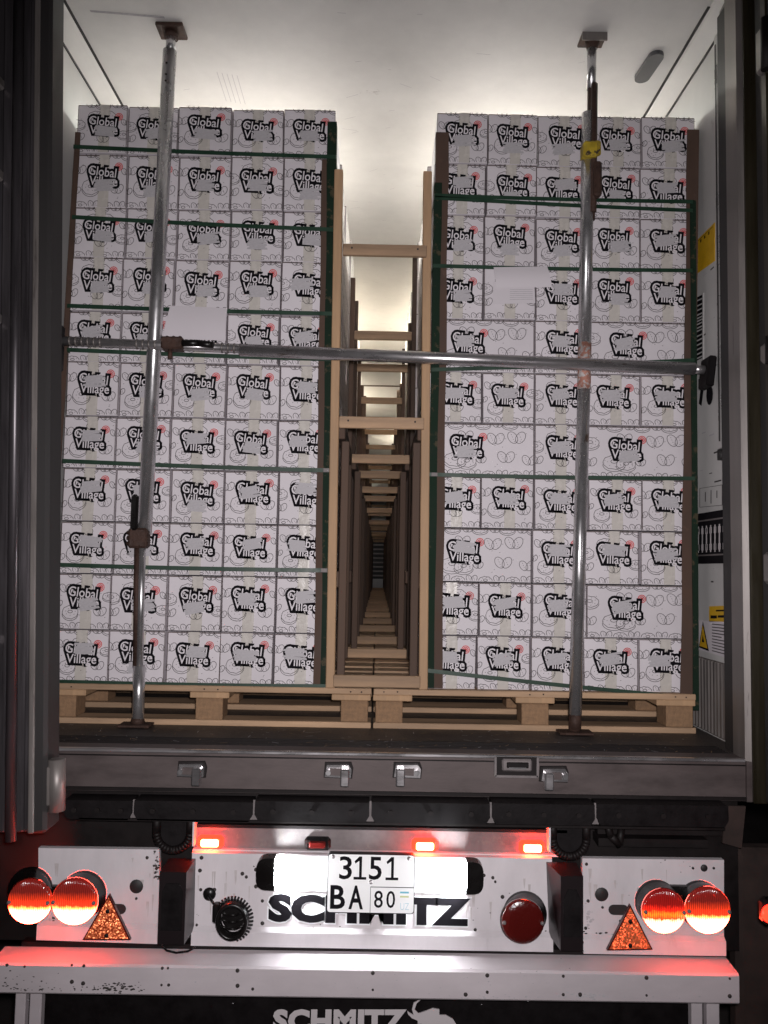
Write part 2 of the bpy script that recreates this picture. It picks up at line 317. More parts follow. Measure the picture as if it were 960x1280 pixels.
# wall rail and stickers on the right wall
pr = PX(903, 300, 1.25)
b = MB(); b.cbox(1.232, 1.249, pr.y - .016, pr.y + .016, PX(906, 562, 1.25).z, CZ - .06, 'trim', b=.005)
b.box(1.230, 1.2335, pr.y - .004, pr.y + .004, PX(906, 562, 1.25).z + .03, CZ - .1, 'seal'); b.cyl((1.24, pr.y, PX(906, 562, 1.25).z), (1.24, pr.y, PX(906, 575, 1.25).z), .016, 'seal'); tp(b, 'lashing_rail')
def sticker(corners, n, d=.002):
    P = [PX(x, y, HW) for x, y in corners]; P = [Vector((HW - d, p.y, p.z)) for p in P]
    b = MB(); Q = [p + Vector((d * .8, 0, 0)) for p in P]
    b.face(P, n); b.face(Q[::-1], n)
    for i in range(4): j = (i + 1) % 4; b.face([P[i], Q[i], Q[j], P[j]], n)
    return b, P
def lin(P, u, v): return (P[0] * (1 - u) + P[1] * u) * (1 - v) + (P[3] * (1 - u) + P[2] * u) * v
def marks(b, P, rects, n, d=.001):
    for u0, u1, v0, v1 in rects:
        b.face([lin(P, u, v) + Vector((-d, 0, 0)) for u, v in ((u0, v0), (u1, v0), (u1, v1), (u0, v1))], n)
b, P = sticker([(869, 303), (894, 278), (894, 326), (869, 344)], 'yellowlabel'); marks(b, P, [(.1 + .2 * i, .16 + .2 * i, .1, .18) for i in range(4)] + [(.08, .92, .06, .075)], 'ink'); tp(b, 'yellow_sticker')
b, P = sticker([(887, 758), (910, 757), (910, 777), (887, 777)], 'yellowlabel'); marks(b, P, [(.1, .45, .6, .8), (.5, .9, .6, .75), (.4, .9, .25, .35)], 'ink'); tp(b, 'small_yellow_sticker')
b, P = sticker([(873, 775), (915, 778), (915, 824), (873, 812)], 'paper'); marks(b, P, [(.45, .45 + random.uniform(.25, .5), .08 + i * .09, .11 + i * .09) for i in range(10)], 'line')
A = [lin(P, .04, .92), lin(P, .36, .95), lin(P, .17, .02)]; b.face([p + Vector((-.001, 0, 0)) for p in A], 'ink'); cA = (A[0] + A[1] + A[2]) / 3
b.face([cA + (p - cA) * .78 + Vector((-.002, 0, 0)) for p in A], 'yellowlabel'); b.face([cA + (p - cA) * .25 + Vector((-.003, 0, 0)) for p in A], 'ink'); tp(b, 'warning_sticker')
b, P = sticker([(872, 643), (915, 636), (915, 704), (872, 705)], 'ink', .012)
marks(b, P, [(.02, .98, .14, .17), (.02, .98, .82, .85)], 'zinc')
for i in range(7):
    u = .14 + i * .125; marks(b, P, [(u - .018, u + .018, .26, .78), (u - .034, u + .034, .30, .42), (u - .034, u + .034, .62, .74)], 'letter', .002)
tp(b, 'dark_vent_panel')
b, P = sticker([(872, 608), (908, 602), (908, 634), (872, 637)], 'wall'); marks(b, P, [(.1, .9, .1, .12), (.1, .9, .9, .92), (.1, .12, .1, .9), (.88, .9, .1, .9), (.3, .33, .3, .7), (.5, .53, .25, .8), (.7, .73, .3, .6)], 'line'); tp(b, 'faded_sticker')
b, P = sticker([(868, 372), (880, 366), (880, 452), (868, 458)], 'wall')
v = .02
while v < .95:
    l = random.uniform(.02, .06); marks(b, P, [(.25, .9, v, v + l)], 'ink'); v += l + .02
for n_, x_ in (('7', 878), ('6', 888)):
    mb = MB(); text_mb(mb, n_, .12, 'ink', 0, 0, 0, offset=.012, sx=.8)
    o = PX(x_, 502, HW)
    for f in mb.f: b.face([(HW - .003, o.y - mb.v[i][0] * 1.0, o.z + mb.v[i][2]) for i in f], 'ink')
tp(b, 'wall_lettering')
b = MB()
for i in range(40):
    y = random.uniform(2.85, 3.3); z = random.uniform(.3, 1.9); l = random.uniform(.01, .06); b.box(HW - .0012, HW - .0004, y, y + l, z, z + random.uniform(.002, .006), random.choice(['smear', 'scuff']))
tp(b, 'wall_scuffs')['kind'] = 'stuff'

# sill, threshold
b = MB(); b.box(-1.19, 1.19, 2.56, 2.64, -.125, .004, 'steel')
b.box(-1.33, -1.19, 2.55, 2.64, -.125, -.0, 'steel'); b.box(1.19, 1.33, 2.55, 2.64, -.125, 0, 'steel')
b.cbox(-1.18, 1.19, 2.555, 2.575, -.004, .006, 'tubeh', b=.002); b.box(-1.18, 1.19, 2.5565, 2.5595, -.016, -.012, 'dark'); tp(b, 'rear_sill')
b = MB()
for i in range(5): b.box(-1.18, 1.18, 2.66 + i * .022, 2.668 + i * .022, 0, .003, 'dark')
tp(b, 'threshold_ribs')
def cleat(x, y, mirror):
    p = PY(x, y, 2.555); s = -1 if mirror else 1; b = MB(); b.prism([(p.x - .046, p.z - .022), (p.x - .043, p.z + .025), (p.x + .040, p.z + .027), (p.x + .047, p.z + .008), (p.x + .044, p.z - .024)], 2.551, 2.559, 'dark')
    b.prism([(p.x - .042, p.z - .016), (p.x - .036, p.z + .02), (p.x + .032, p.z + .022), (p.x + .042, p.z + .008), (p.x + .04, p.z - .018)], 2.535, 2.56, 'tubeh')
    b.prism([(p.x - .028, p.z - .008), (p.x - .024, p.z + .012), (p.x + .02, p.z + .012), (p.x + .02, p.z - .01)], 2.528, 2.535, 'steel')
    b.cbox(p.x + s * .022 - .014, p.x + s * .022 + .014, 2.51, 2.54, p.z - .04, p.z + .014, 'tubeh', b=.004)
    b.cyl((p.x - s * .03, 2.52, p.z), (p.x - s * .03, 2.54, p.z), .008, 'tube', 10)
    tp(b, 'lock_keeper')
for a in ((240, 962, 0), (423, 963, 0), (509, 963, 1), (692, 968, 1)): cleat(*a)
a = PY(619, 946, 2.55); c = PY(672, 971, 2.55); b = MB()
b.box(a.x, c.x, 2.552, 2.558, c.z, a.z, 'dark'); 
for q in ((a.x - .003, a.x + .004, c.z, a.z), (c.x - .004, c.x + .003, c.z, a.z), (a.x, c.x, c.z - .003, c.z + .004)): b.box(q[0], q[1], 2.545, 2.556, q[2], q[3], 'zinc')
b.cbox(a.x + .02, c.x - .02, 2.535, 2.552, c.z + .018, a.z - .004, 'zinc', b=.005); b.cbox(a.x + .034, c.x - .032, 2.53, 2.536, c.z + .03, a.z - .012, 'rubber', b=.002)
b.box(a.x + .04, c.x - .04, 2.527, 2.531, c.z + .028, c.z + .033, 'tube'); tp(b, 'door_latch')
b = MB(); b.box(-1.2, 1.19, 2.552, 2.559, -.122, -.112, 'dark'); tp(b, 'sill_edge')

# rubber bumper strips
xs = [PY(x, 1010, 2.49).x for x in (78, 166, 317, 463, 614, 745, 912)]
for i in range(6):
    z0 = PY((80, 200, 400, 540, 680, 830)[i], 1024 + i * 1.8, 2.49).z; z1 = PY((80, 200, 400, 540, 680, 830)[i], 1000 + i * 1.3, 2.49).z
    b = MB(); b.prism([(xs[i] + .004, z1), (xs[i] + .003, z0 + .02), (xs[i] + .015, z0), (xs[i + 1] - .015, z0), (xs[i + 1] - .003, z0 + .02), (xs[i + 1] - .004, z1)], 2.49, 2.56, 'rubber'); st = tp(b, 'rubber_strip')
    n = 3
    for j in range(n):
        x = xs[i] + (xs[i + 1] - xs[i]) * (j + .5) / n; b = MB(); b.cyl((x, 2.484, (z0 + z1) / 2), (x, 2.492, (z0 + z1) / 2), .008, 'dark', 10); tp(b, 'bolt', parent=st)
    if i: b = MB(); x = xs[i]; b.prism([(x - .003, z1), (x + .003, z1), (x + .004, z0 + .02), (x + .012, z0), (x - .012, z0), (x - .004, z0 + .02)], 2.50, 2.505, 'zinc'); tp(b, 'joint_strip')
# lower lip of the bumper strip
b = MB(); b.box(PY(100, 1027, 2.5).x, PY(905, 1036, 2.5).x, 2.49, 2.56, -.195, -.188, 'dark'); tp(b, 'strip_carrier')
# dark backing under the sill
b = MB(); b.box(-1.2, 1.2, 2.64, 2.67, -.62, -.12, 'dark'); tp(b, 'rear_crossmember')
b = MB(); b.box(PY(745, 1045, 2.6).x, PY(905, 1045, 2.6).x, 2.58, 2.64, -.24, -.20, 'dark'); b.box(PY(745, 1045, 2.6).x, PY(880, 1045, 2.6).x, 2.57, 2.64, -.275, -.25, 'dark'); tp(b, 'lower_crossmember')
# galvanised rail with marker lamps
a = PY(243, 1036, 2.54); c = PY(708, 1066, 2.54); zt = PY(470, 1036, 2.54).z; zb = PY(470, 1063, 2.54).z
b = MB(); b.box(a.x, c.x, 2.54, 2.58, zb, zt, 'zinc'); b.box(a.x, c.x, 2.525, 2.55, zb - .006, zb, 'white'); b.box(a.x, c.x, 2.53, 2.56, zt - .001, zt + .008, 'dark'); tp(b, 'lamp_rail')
def marker(x, y, lit):
    p = PY(x, y, 2.525); b = MB(); z0 = max(p.z - .02, zb + .001)
    b.cbox(p.x - .041, p.x + .041, 2.518, 2.541, p.z - .021, p.z + .019, 'lamp_rim' if lit else 'black', b=.009); h = tp(b, 'marker_lamp', 'glowing red marker lamp' if lit else 'unlit red marker lamp in black rim')
    b = MB(); w_ = .027 if lit else .026; b.cbox(p.x - w_, p.x + w_, 2.508, 2.5178, p.z - .012, p.z + .010, 'lamp_lit' if lit else 'lamp_off', b=.004); tp(b, 'lens', parent=h)
for a_ in ((263, 1052, 1), (531, 1056, 1), (665, 1058.5, 1), (397, 1054, 0)): marker(*a_)
# ring brackets either side of the rail
for (x, y, sd) in ((217, 1036, -1), (712, 1044, 1)):
    p = PY(x, y, 2.52); b = MB(); pts = []
    for i in range(17):
        t = math.pi * (1 + i / 16); pts.append(Vector((p.x + .052 * math.cos(t), 2.52, p.z - .012 + .052 * math.sin(t))))
    pts = [pts[0] + Vector((0, 0, .05))] + pts + [pts[-1] + Vector((0, 0, .05))]
    b.path(pts, .013, 'dark', 8); b.prism([(q.x, q.z) for q in pts], 2.53, 2.54, 'rubber');     b.box(p.x - .04, p.x + .04, 2.55, 2.56, p.z - .05, p.z + .04, 'rubber')
    b.box(p.x - sd * .066 - .003, p.x - sd * .066 + .003, 2.5, 2.56, p.z - .045, p.z + .04, 'white'); tp(b, 'ring_bracket')
p = PY(765, 1042, 2.55); b = MB(); b.path([p + Vector((-.02, 0, .04)), p + Vector((-.01, -.02, 0)), p + Vector((.02, -.01, -.03)), p + Vector((.03, 0, .02))], .012, 'dark', 8); tp(b, 'chain_hook')

# white light-carrier panel in three plates
YP = 2.50
def plate(x0, x1, yt0, yt1, yb0, yb1, lab):
    A = [PY(x0, yt0, YP), PY(x1, yt1, YP), PY(x1, yb1, YP), PY(x0, yb0, YP)]
    b = MB(); P = [(p.x, p.z) for p in A]; b.prism(P[::-1], YP, YP + .02, 'white')
    k = .014 * 1.0; dz = (A[0].z - A[3].z)
    # folded flange along the foot
    za, zb_ = A[3].z + .052, A[2].z + .052
    b.face([(A[3].x, YP - .001, za), (A[2].x, YP - .001, zb_), (A[2].x, YP - .016, zb_ - .010), (A[3].x, YP - .016, za - .010)], 'white')
    b.face([(A[3].x, YP - .016, za - .010), (A[2].x, YP - .016, zb_ - .010), (A[2].x, YP - .016, A[2].z), (A[3].x, YP - .016, A[3].z)], 'white')
    b.face([(A[3].x, YP - .016, A[3].z), (A[2].x, YP - .016, A[2].z), (A[2].x, YP, A[2].z), (A[3].x, YP, A[3].z)], 'white')
    return tp(b, 'light_panel', lab), A
pl, A1 = plate(48, 199, 1060, 1062, 1172, 1177, None)
pc, A2 = plate(240, 690, 1066, 1073, 1179, 1187, None)
prr, A3 = plate(728, 905, 1073, 1075, 1189, 1192, None)
def disc_on(x, y, r, n='seal', par=None, Y=YP, name='hole', sq=(1, 1)):
    p = PY(x, y, Y); b = MB(); b.lathe((p.x, Y, p.z), [(0, .0028), (r * .9, .0028), (r, .0006)], n, 16, sq=sq); return tp(b, name, parent=par)
disc_on(170.5, 1108, .021, par=pl); disc_on(170.5, 1123, .004, par=pl)
disc_on(752, 1118, .021, par=prr); disc_on(753, 1134, .004, par=prr); disc_on(880, 1085, .011, par=prr); disc_on(866, 1085, .004, par=prr); disc_on(892, 1085, .004, par=prr)
for (x, y, pp) in ((145, 1136, pl), (773, 1137, prr)):
    p = PY(x, y, YP); b = MB(); pts = []
    for sgn in (1, -1):
        for i in range(7):
            t = math.pi * i / 6 - math.pi / 2; pts.append((p.x + sgn * (.016 + .015 * math.cos(t)), p.z + sgn * .015 * math.sin(t)))
    b.prism(pts, YP - .003, YP - .0005, 'seal'); tp(b, 'slot_hole', parent=pp)
for x, y in ((252, 1072), (250, 1088), (251, 1112), (246, 1156), (303, 1092), (308, 1096), (320, 1087), (320, 1108), (328, 1126), (328, 1154), (346, 1162), (392, 1162), (438, 1163), (483, 1165), (529, 1166), (576, 1168), (622, 1170), (605, 1094), (616, 1097), (619, 1102), (628, 1121), (682, 1170), (260, 1113), (268, 1112), (594, 1162)):
    disc_on(x, y, random.choice([.004, .005, .006]), 'scuff', pc, name='rivet')
for x, y in ((62, 1162), (67, 1152), (165, 1163), (20 + 36, 1142), (184, 1072), (188, 1160), (196, 1085)): disc_on(x, y, .005, 'scuff', pl, name='rivet')
for x, y in ((733, 1080), (735, 1126), (732, 1160), (852, 1175), (753, 1175), (897, 1175)): disc_on(x, y, .005, 'scuff', prr, name='rivet')
# worn patches (irregular chips) on the plates
def chips(par, cx_, cy_, rx, ry, n, name='worn_paint', Y=YP, mt='scuff', rmax=.007):
    b = MB()
    for i in range(n):
        x = random.gauss(cx_, rx); y = random.gauss(cy_, ry); p = PY(x, y, Y); r = random.uniform(.0015, rmax); k = random.randint(5, 7); ph = random.random() * 6
        b.face([(p.x + r * random.uniform(.5, 1.5) * math.cos(ph + 6.283 * j / k), Y - .0018 - i * 1.2e-5, p.z + r * .6 * random.uniform(.5, 1.2) * math.sin(ph + 6.283 * j / k)) for j in range(k)], mt)
    tp(b, name, parent=par)['kind'] = 'stuff'
chips(pl, 180, 1166, 12, 3, 40); chips(pl, 196, 1080, 2.5, 10, 24); chips(pc, 262, 1166, 20, 3, 40); chips(pc, 675, 1178, 14, 5, 50); chips(prr, 745, 1172, 14, 4, 60); chips(prr, 736, 1142, 3, 10, 20, mt='smear'); chips(pl, 60, 1155, 4, 6, 16); chips(pc, 450, 1120, 150, 40, 30, rmax=.003); chips(prr, 820, 1120, 60, 40, 14, rmax=.003)

def drips(par, pts, Y):
    b = MB()
    for i, (x, y) in enumerate(pts):
        p = PY(x, y, Y)
        for k in range(random.randint(1, 3)):
            w0 = random.uniform(.0012, .004); l = random.uniform(.012, .06); dx = random.uniform(-.004, .004)
            b.face([(p.x + dx - w0, Y - .0006 - (i * 3 + k) * 1.2e-5, p.z), (p.x + dx + w0, Y - .0006 - (i * 3 + k) * 1.2e-5, p.z), (p.x + dx + w0 * .3, Y - .0006 - (i * 3 + k) * 1.2e-5, p.z - l), (p.x + dx - w0 * .2, Y - .0006 - (i * 3 + k) * 1.2e-5, p.z - l * .9)], 'grime')
    tp(b, 'dirt_streak', parent=par)['kind'] = 'stuff'
drips(pc, [(random.uniform(245, 685), random.uniform(1074, 1135)) for _ in range(30)], YP); drips(pl, [(random.uniform(60, 195), random.uniform(1066, 1130)) for _ in range(12)], YP); drips(prr, [(random.uniform(735, 900), random.uniform(1080, 1140)) for _ in range(14)], YP)
# SCHMITZ painted on the centre plate
def lettering(mb, s, x0, x1, yb, yt, Y, n, off=.0, weight=.04, yb1=None):
    a = PY(x0, yb, Y); c = PY(x1, yb if yb1 is None else yb1, Y); t = PY((x0 + x1) / 2, yt, Y); bt = PY((x0 + x1) / 2, (yb + (yb if yb1 is None else yb1)) / 2, Y)
    h = t.z - bt.z; k = MB(); text_mb(k, s, 1, n, 0, 0, 0, offset=weight, align='LEFT', spacing=1.06)
    X = [v[0] for v in k.v]; Zs = [v[2] for v in k.v]; x_0, x_1, z0, z1 = min(X), max(X), min(Zs), max(Zs)
    P = [(a.x + (v[0] - x_0) / (x_1 - x_0) * (c.x - a.x), Y - off, a.z + (c.z - a.z) * (v[0] - x_0) / (x_1 - x_0) + (v[2] - z0) / (z1 - z0) * h) for v in k.v]
    mb.idx(P, k.f, n)
b = MB(); lettering(b, 'SCHMITZ', 333, 590, 1154, 1118, YP, 'backing', .001, .09, 1160); lettering(b, 'SCHMITZ', 335, 588, 1152, 1119.5, YP, 'ink', .002, .062, 1158); tp(b, 'lettering', parent=pc)
# white backing sheet, number plate, its lamps
A = [PY(342, 1069, 2.5), PY(582, 1072, 2.5), PY(582, 1116, 2.5), PY(342, 1112, 2.5)]
b = MB(); b.prism([(p.x, p.z) for p in A][::-1], YP - .006, YP - .0015, 'backing'); tp(b, 'plate_backing', parent=pc)
YN = 2.475
A = [PY(410, 1066, YN), PY(519, 1068, YN), PY(518, 1142, YN), PY(408, 1140, YN)]
ux = (A[1] - A[0]); ux.y = 0; uz = (A[3] - A[0]); uz.y = 0
def NP(u, v, d): p = A[0] + ux * u + uz * v; return Vector((p.x, YN - d, p.z))
def rr(u0, u1, v0, v1, r, d):
    pts = []
    for (cu, cv, a0) in ((u1 - r, v1 - r * 1.5, 0), (u0 + r, v1 - r * 1.5, 90), (u0 + r, v0 + r * 1.5, 180), (u1 - r, v0 + r * 1.5, 270)):
        for i in range(5):
            t = math.radians(a0 + i * 22.5); pts.append(NP(cu + r * math.cos(t), cv + r * 1.5 * math.sin(t), d))
    return pts
b = MB(); Q = rr(0, 1, 0, 1, .035, .004); Q2 = [q + Vector((0, .02, 0)) for q in Q]; b.face(Q, 'ink'); b.face(rr(.008, .992, .012, .988, .032, .0045), 'plate')
for i in range(len(Q)): j = (i + 1) % len(Q); b.face([Q[i], Q2[i], Q2[j], Q[j]], 'seal')
npl = tp(b, 'number_plate', 'white number plate reading 3151 BA 80')
def ptext(mb, s, u, v, hv, su, wt, n='ink', d=.0065):
    k = MB(); text_mb(k, s, 1, n, 0, 0, 0, offset=wt); z0 = min(v_[2] for v_ in k.v); z1 = max(v_[2] for v_ in k.v); x0 = min(v_[0] for v_ in k.v); x1 = max(v_[0] for v_ in k.v)
    mb.idx([NP(u + (v_[0] - x0) / (x1 - x0) * su, v - (v_[2] - z0) / (z1 - z0) * hv, d) for v_ in k.v], k.f, n)
b = MB()
for ch, u, su in (('3', .135, .125), ('1', .30, .115), ('5', .475, .125), ('1', .665, .12)):
    k = ch
    if ch == '1':   # stencil figure with a foot bar
        b.face([NP(u + .062, .04, .0065), NP(u + .093, .04, .0065), NP(u + .093, .42, .0065), NP(u + .062, .42, .0065)], 'ink')
        b.face([NP(u + .062, .04, .0067), NP(u + .075, .10, .0067), NP(u + .018, .16, .0067), NP(u + .008, .12, .0067)], 'ink')
        b.face([NP(u, .385, .0068), NP(u + .145, .385, .0068), NP(u + .145, .43, .0068), NP(u, .43, .0068)], 'ink')
    else: ptext(b, ch, u, .43, .39, su + .02, .012)
ptext(b, 'B', .04, .93, .40, .17, .022); ptext(b, 'A', .25, .93, .40, .165, .022)
ptext(b, '8', .54, .90, .29, .10, .006); ptext(b, '0', .68, .90, .29, .10, .006)
tp(b, 'plate_characters', parent=npl)
b = MB()
for (u0, u1, v0, v1) in ((.495, .5, .56, .985), (.495, .99, .545, .558)): b.face([NP(u0, v0, .006), NP(u1, v0, .006), NP(u1, v1, .006), NP(u0, v1, .006)], 'ink')
b.face([NP(.835, .62, .006), NP(.935, .62, .006), NP(.935, .65, .006), NP(.835, .65, .006)], 'plateblue'); b.face([NP(.835, .69, .006), NP(.935, .69, .006), NP(.935, .72, .006), NP(.835, .72, .006)], 'plateyel'); ptext(b, 'UZ', .84, .93, .12, .10, 0, 'platepale')
for (u, v) in ((.06, .05), (.93, .06), (.5, .47)):
    p = NP(u, v, .005); b.lathe(p, [(0, .004), (.004, .004), (.0041, .0025), (.0062, .0025), (.0063, 0)], 'zinc', 12)
tp(b, 'plate_marks', parent=npl)
for (x0, x1, s) in ((321, 343, 1), (583, 604, -1)):
    a = PY(x0, 1071 if s > 0 else 1076, 2.46); c = PY(x1, 1112 if s > 0 else 1117, 2.46); zm = (a.z + c.z) / 2; hh = (a.z - c.z) / 2; b = MB(); pts = []
    xin, xout = (c.x, a.x) if s > 0 else (a.x, c.x)
    for i in range(13):
        t = math.pi * i / 12; cc = math.cos(t); ss = math.sin(t); pts.append((xin - s * (abs(ss) ** .5) * abs(xin - xout), zm + hh * (abs(cc) ** .6) * (1 if cc > 0 else -1)))
    if s < 0: pts = pts[::-1]
    b.prism(pts, 2.45, 2.492, 'black'); h = tp(b, 'plate_lamp')
    b = MB(); b.box(min(xin, xin + s * .004) + s * .0008, max(xin, xin + s * .004) + s * .0008, 2.458, 2.482, zm - hh * .72, zm + hh * .72, 'plate_light'); tp(b, 'lit_lens', parent=h)

# black buffer blocks
for (x0, x1, yt, yb, bev) in ((198, 231, 1090, 1181, 0), (699, 730, 1095, 1189, 1)):
    YB = 2.40; a = PY(x0 + 2, yt, YB); c = PY(x1 - 1, yb, YB); b = MB()
    x_0, x_1 = a.x, c.x
    P8 = [(x_0, YB, c.z), (x_1, YB, c.z), (x_1, YB, a.z), (x_0, YB, a.z), (x_0 - (.012 if bev else .0), 2.5, c.z), (x_1 + .006, 2.5, c.z), (x_1 + .004, 2.5, a.z + .004), (x_0 - (.022 if bev else .0), 2.5, a.z + .004)]
    b.idx(P8, [(0, 1, 2, 3), (4, 7, 6, 5), (0, 3, 7, 4), (1, 5, 6, 2), (3, 2, 6, 7), (0, 4, 5, 1)], 'buffer'); bb = tp(b, 'rubber_buffer')
    b = MB(); b.prism([(x_0 + .008, c.z + .04), (x_1 - .008, c.z + .04), (x_1 - .008, c.z + .15), (x_1 - .02, c.z + .175), (x_0 + .02, c.z + .175), (x_0 + .008, c.z + .15)][::1], YB - .003, YB - .0005, 'rubber'); tp(b, 'buffer_pad', parent=bb)
# round tail lamps
def tail(x, y, rx, lm, hx=0, hy=0, lab=None, Y=2.44):
    p = PY(x, y, Y); r = rx
    b = MB(); q = PY(x + hx, y + hy, 2.495)
    b.lathe((q.x, 2.499, q.z), [(r * 1.0, 0), (r * 1.0, .012), (r * .99, .014)], 'black', 36)
    b.idx([], [], 'black')
    P = []; k = 36
    for (cx_, cz_, yy, rr_) in ((q.x, q.z, 2.487, r * .99), (p.x, p.z, Y + .012, r * .985), (p.x, p.z, Y, r * 1.0)):
        for i in range(k): t = 2 * math.pi * i / k; P.append((cx_ + rr_ * math.cos(t), yy, cz_ + rr_ * math.sin(t)))
    b.idx(P, [(j * k + i, j * k + (i + 1) % k, (j + 1) * k + (i + 1) % k, (j + 1) * k + i) for j in range(2) for i in range(k)], 'black', True)
    h = tp(b, 'tail_lamp', lab)
    mb = MB(); mb.lathe((0, 0, 0), [(r * .97, 0), (r * .96, .007), (r * .90, .0105), (r * .6, .014), (r * .3, .0155), (.0005, .016)], lm, 36)
    o = mb.obj('lens', h); o.location = Vector((p.x, Y, p.z)) - Troot
    for sx in (-1, 1):
        b = MB(); b.lathe((p.x + sx * r * .86, Y - .014, p.z), [(0, .005), (.005, .005), (.006, 0)], 'zinc', 10); tp(b, 'lens_screw', parent=h)
tail(38, 1126, .0665, 'lens_bright', 0, -14); tail(94, 1126, .0695, 'lens_bright', 10, -8)
tail(829, 1138, .0665, 'lens_dim', -8, -10); tail(884, 1137, .0695, 'lens_bright', -9, -7)
tail(653, 1151, .066, 'lamp_off', 3, -9, 'unlit dark red round lamp')
for (x0, x1, y) in ((50, 90, 1111), (826, 878, 1111)):
    b = MB(); a = PY(x0, y, 2.495); c = PY(x1, y, 2.495); b.box(a.x, c.x, 2.485, 2.4995, a.z - .012, a.z + .012, 'black'); tp(b, 'lamp_cable_tray')
# empty black lamp socket with fins, hanging by its cable
p = PY(291, 1149, 2.44); b = MB()
R_ = .052
b.lathe((p.x, 2.45, p.z), [(R_, 0), (R_, .03), (R_ * .93, .036), (R_ * .78, .034), (R_ * .74, .01), (R_ * .74, .0)], 'black', 36, sq=(.92, 1.05))
for i in range(22):
    t = math.radians(-75 + i * 10); q = Vector((p.x + math.cos(t) * R_ * .95, 2.45, p.z + math.sin(t) * R_ * 1.05)); d = Vector((math.cos(t), 0, math.sin(t)))
    b.cyl(q + Vector((0, -.012, 0)), q + d * .011 + Vector((0, -.006, 0)), .0035, 'black', 6)
for dz in (-.02, 0, .02): b.path([Vector((p.x - .036, 2.43, p.z + dz + .006)), Vector((p.x - .012, 2.428, p.z + dz - .003)), Vector((p.x + .012, 2.428, p.z + dz - .003)), Vector((p.x + .036, 2.43, p.z + dz + .008))], .0035, 'black', 6)
b.cbox(p.x - .062, p.x - .042, 2.44, 2.47, p.z - .015, p.z + .04, 'black', b=.005)
b.cyl((p.x, 2.452, p.z), (p.x, 2.4985, p.z), .035, 'black', 24, r1=.02)
sock = tp(b, 'empty_lamp_socket')
b = MB(); q = PY(261, 1119, 2.49); b.lathe((q.x, 2.4985, q.z), [(0, .008), (.017, .008), (.02, 0)], 'black', 16)
b.path([Vector((q.x, 2.485, q.z)), Vector((q.x + .02, 2.46, q.z - .01)), Vector((q.x + .03, 2.455, q.z - .02)), Vector((p.x - .02, 2.455, p.z + .05))], .004, 'black', 6); tp(b, 'lamp_cable', parent=sock)
b = MB(); pts = [PY(x, y, 2.42) for x, y in ((203, 1181), (208, 1188), (220, 1191), (235, 1189), (244, 1184))]; b.path(pts, .003, 'black', 6); tp(b, 'hanging_cable')
# warning triangles
for (ax, ay, bx_, by_, cx_, cy_) in ((136, 1118, 103, 1175, 163, 1175), (788, 1131, 759, 1188, 816, 1187)):
    Y = 2.41; V = [PY(ax, ay, Y), PY(bx_, by_, Y), PY(cx_, cy_, Y)]; c = (V[0] + V[1] + V[2]) / 3; b = MB()
    b.prism([(v.x, v.z) for v in V], Y, Y + .012, 'lamp_off')
    V2 = [c + (v - c) * .9 for v in V]; fr = tp(b, 'reflective_triangle')
    b = MB(); b.prism([(v.x, v.z) for v in V2], Y - .002, Y - .0002, 'prism'); tp(b, 'prism_face', parent=fr)
    b = MB()
    for k in (.45, -.35): q = c + (V[0] - c) * k; b.lathe((q.x, Y - .002, q.z), [(0, .003), (.0055, .003), (.0065, 0)], 'dark', 10)
    b.cyl((c.x, Y + .01, c.z), (c.x, 2.5, c.z), .006, 'dark', 8); tp(b, 'triangle_bolts', parent=fr)

# white bumper beam
zt = PY(463, 1194, 2.5).z; YF = 2.41
xl_, xr_ = PY(-12, 1205, YF).x, PY(924, 1225, YF).x
ztl, ztr = PY(0, 1205, YF).z, PY(924, 1218, YF).z; zbl, zbr = PY(0, 1230, YF).z, PY(924, 1251, YF).z
zt_ = PY(463, 1211, YF).z; zb_ = PY(463, 1249.5, YF).z
b = MB()
prof = [(2.50, zt_ + .006), (YF + .006, zt_), (YF, zt_ - .006), (YF, zb_ + .006), (YF + .006, zb_), (2.50, zb_)]
k = len(prof)
for i in range(k):
    a = prof[i]; c = prof[(i + 1) % k]; b.face([(xl_, a[0], a[1]), (xr_, a[0], a[1]), (xr_, c[0], c[1]), (xl_, c[0], c[1])], 'whitebump')
b.face([(xl_, y, z) for y, z in prof], 'whitebump'); b.face([(xr_, y, z) for y, z in prof], 'whitebump')
beam = tp(b, 'bumper_beam')
b = MB(); b.box(xl_ + .05, xr_ - .05, 2.5, 2.53, zb_, zt_ + .02, 'dark'); tp(b, 'beam_support')
for x, y in ((90, 1206), (105, 1207), (90, 1227), (104, 1229), (203, 1210), (210, 1210), (202, 1231), (211, 1231), (297, 1213), (297, 1232), (316, 1236), (466, 1216), (466, 1237), (582, 1243), (609, 1219), (609, 1240), (704, 1220), (704, 1243), (725, 1243), (808, 1222), (808, 1244), (912, 1223), (912, 1245), (9, 1206), (31, 1208)): disc_on(x, y, random.choice([.0035, .0045, .006]), 'scuff', beam, Y=YF, name='rivet')
chips(beam, 150, 1234, 14, 3.0, 60, Y=YF, rmax=.006); chips(beam, 20, 1224, 25, 6, 30, Y=YF, rmax=.004); chips(beam, 80, 1236, 40, 1.5, 40, Y=YF, rmax=.004); chips(beam, 735, 1243, 12, 2, 40, Y=YF, mt='smear'); chips(beam, 690, 1246, 100, 1.2, 50, Y=YF, mt='smear', rmax=.004); chips(beam, 480, 1228, 250, 14, 60, Y=YF, mt='smear', rmax=.003)
for (x0, x1) in ((20, 33), (38, 53), (863, 877), (882, 898)):
    a = PY(x0, 1260, 2.46); c = PY(x1, 1260, 2.46); b = MB(); b.cbox(a.x, c.x, 2.45, 2.48, -1.02, zb_, 'whitebump', b=.003); tp(b, 'bumper_bracket')
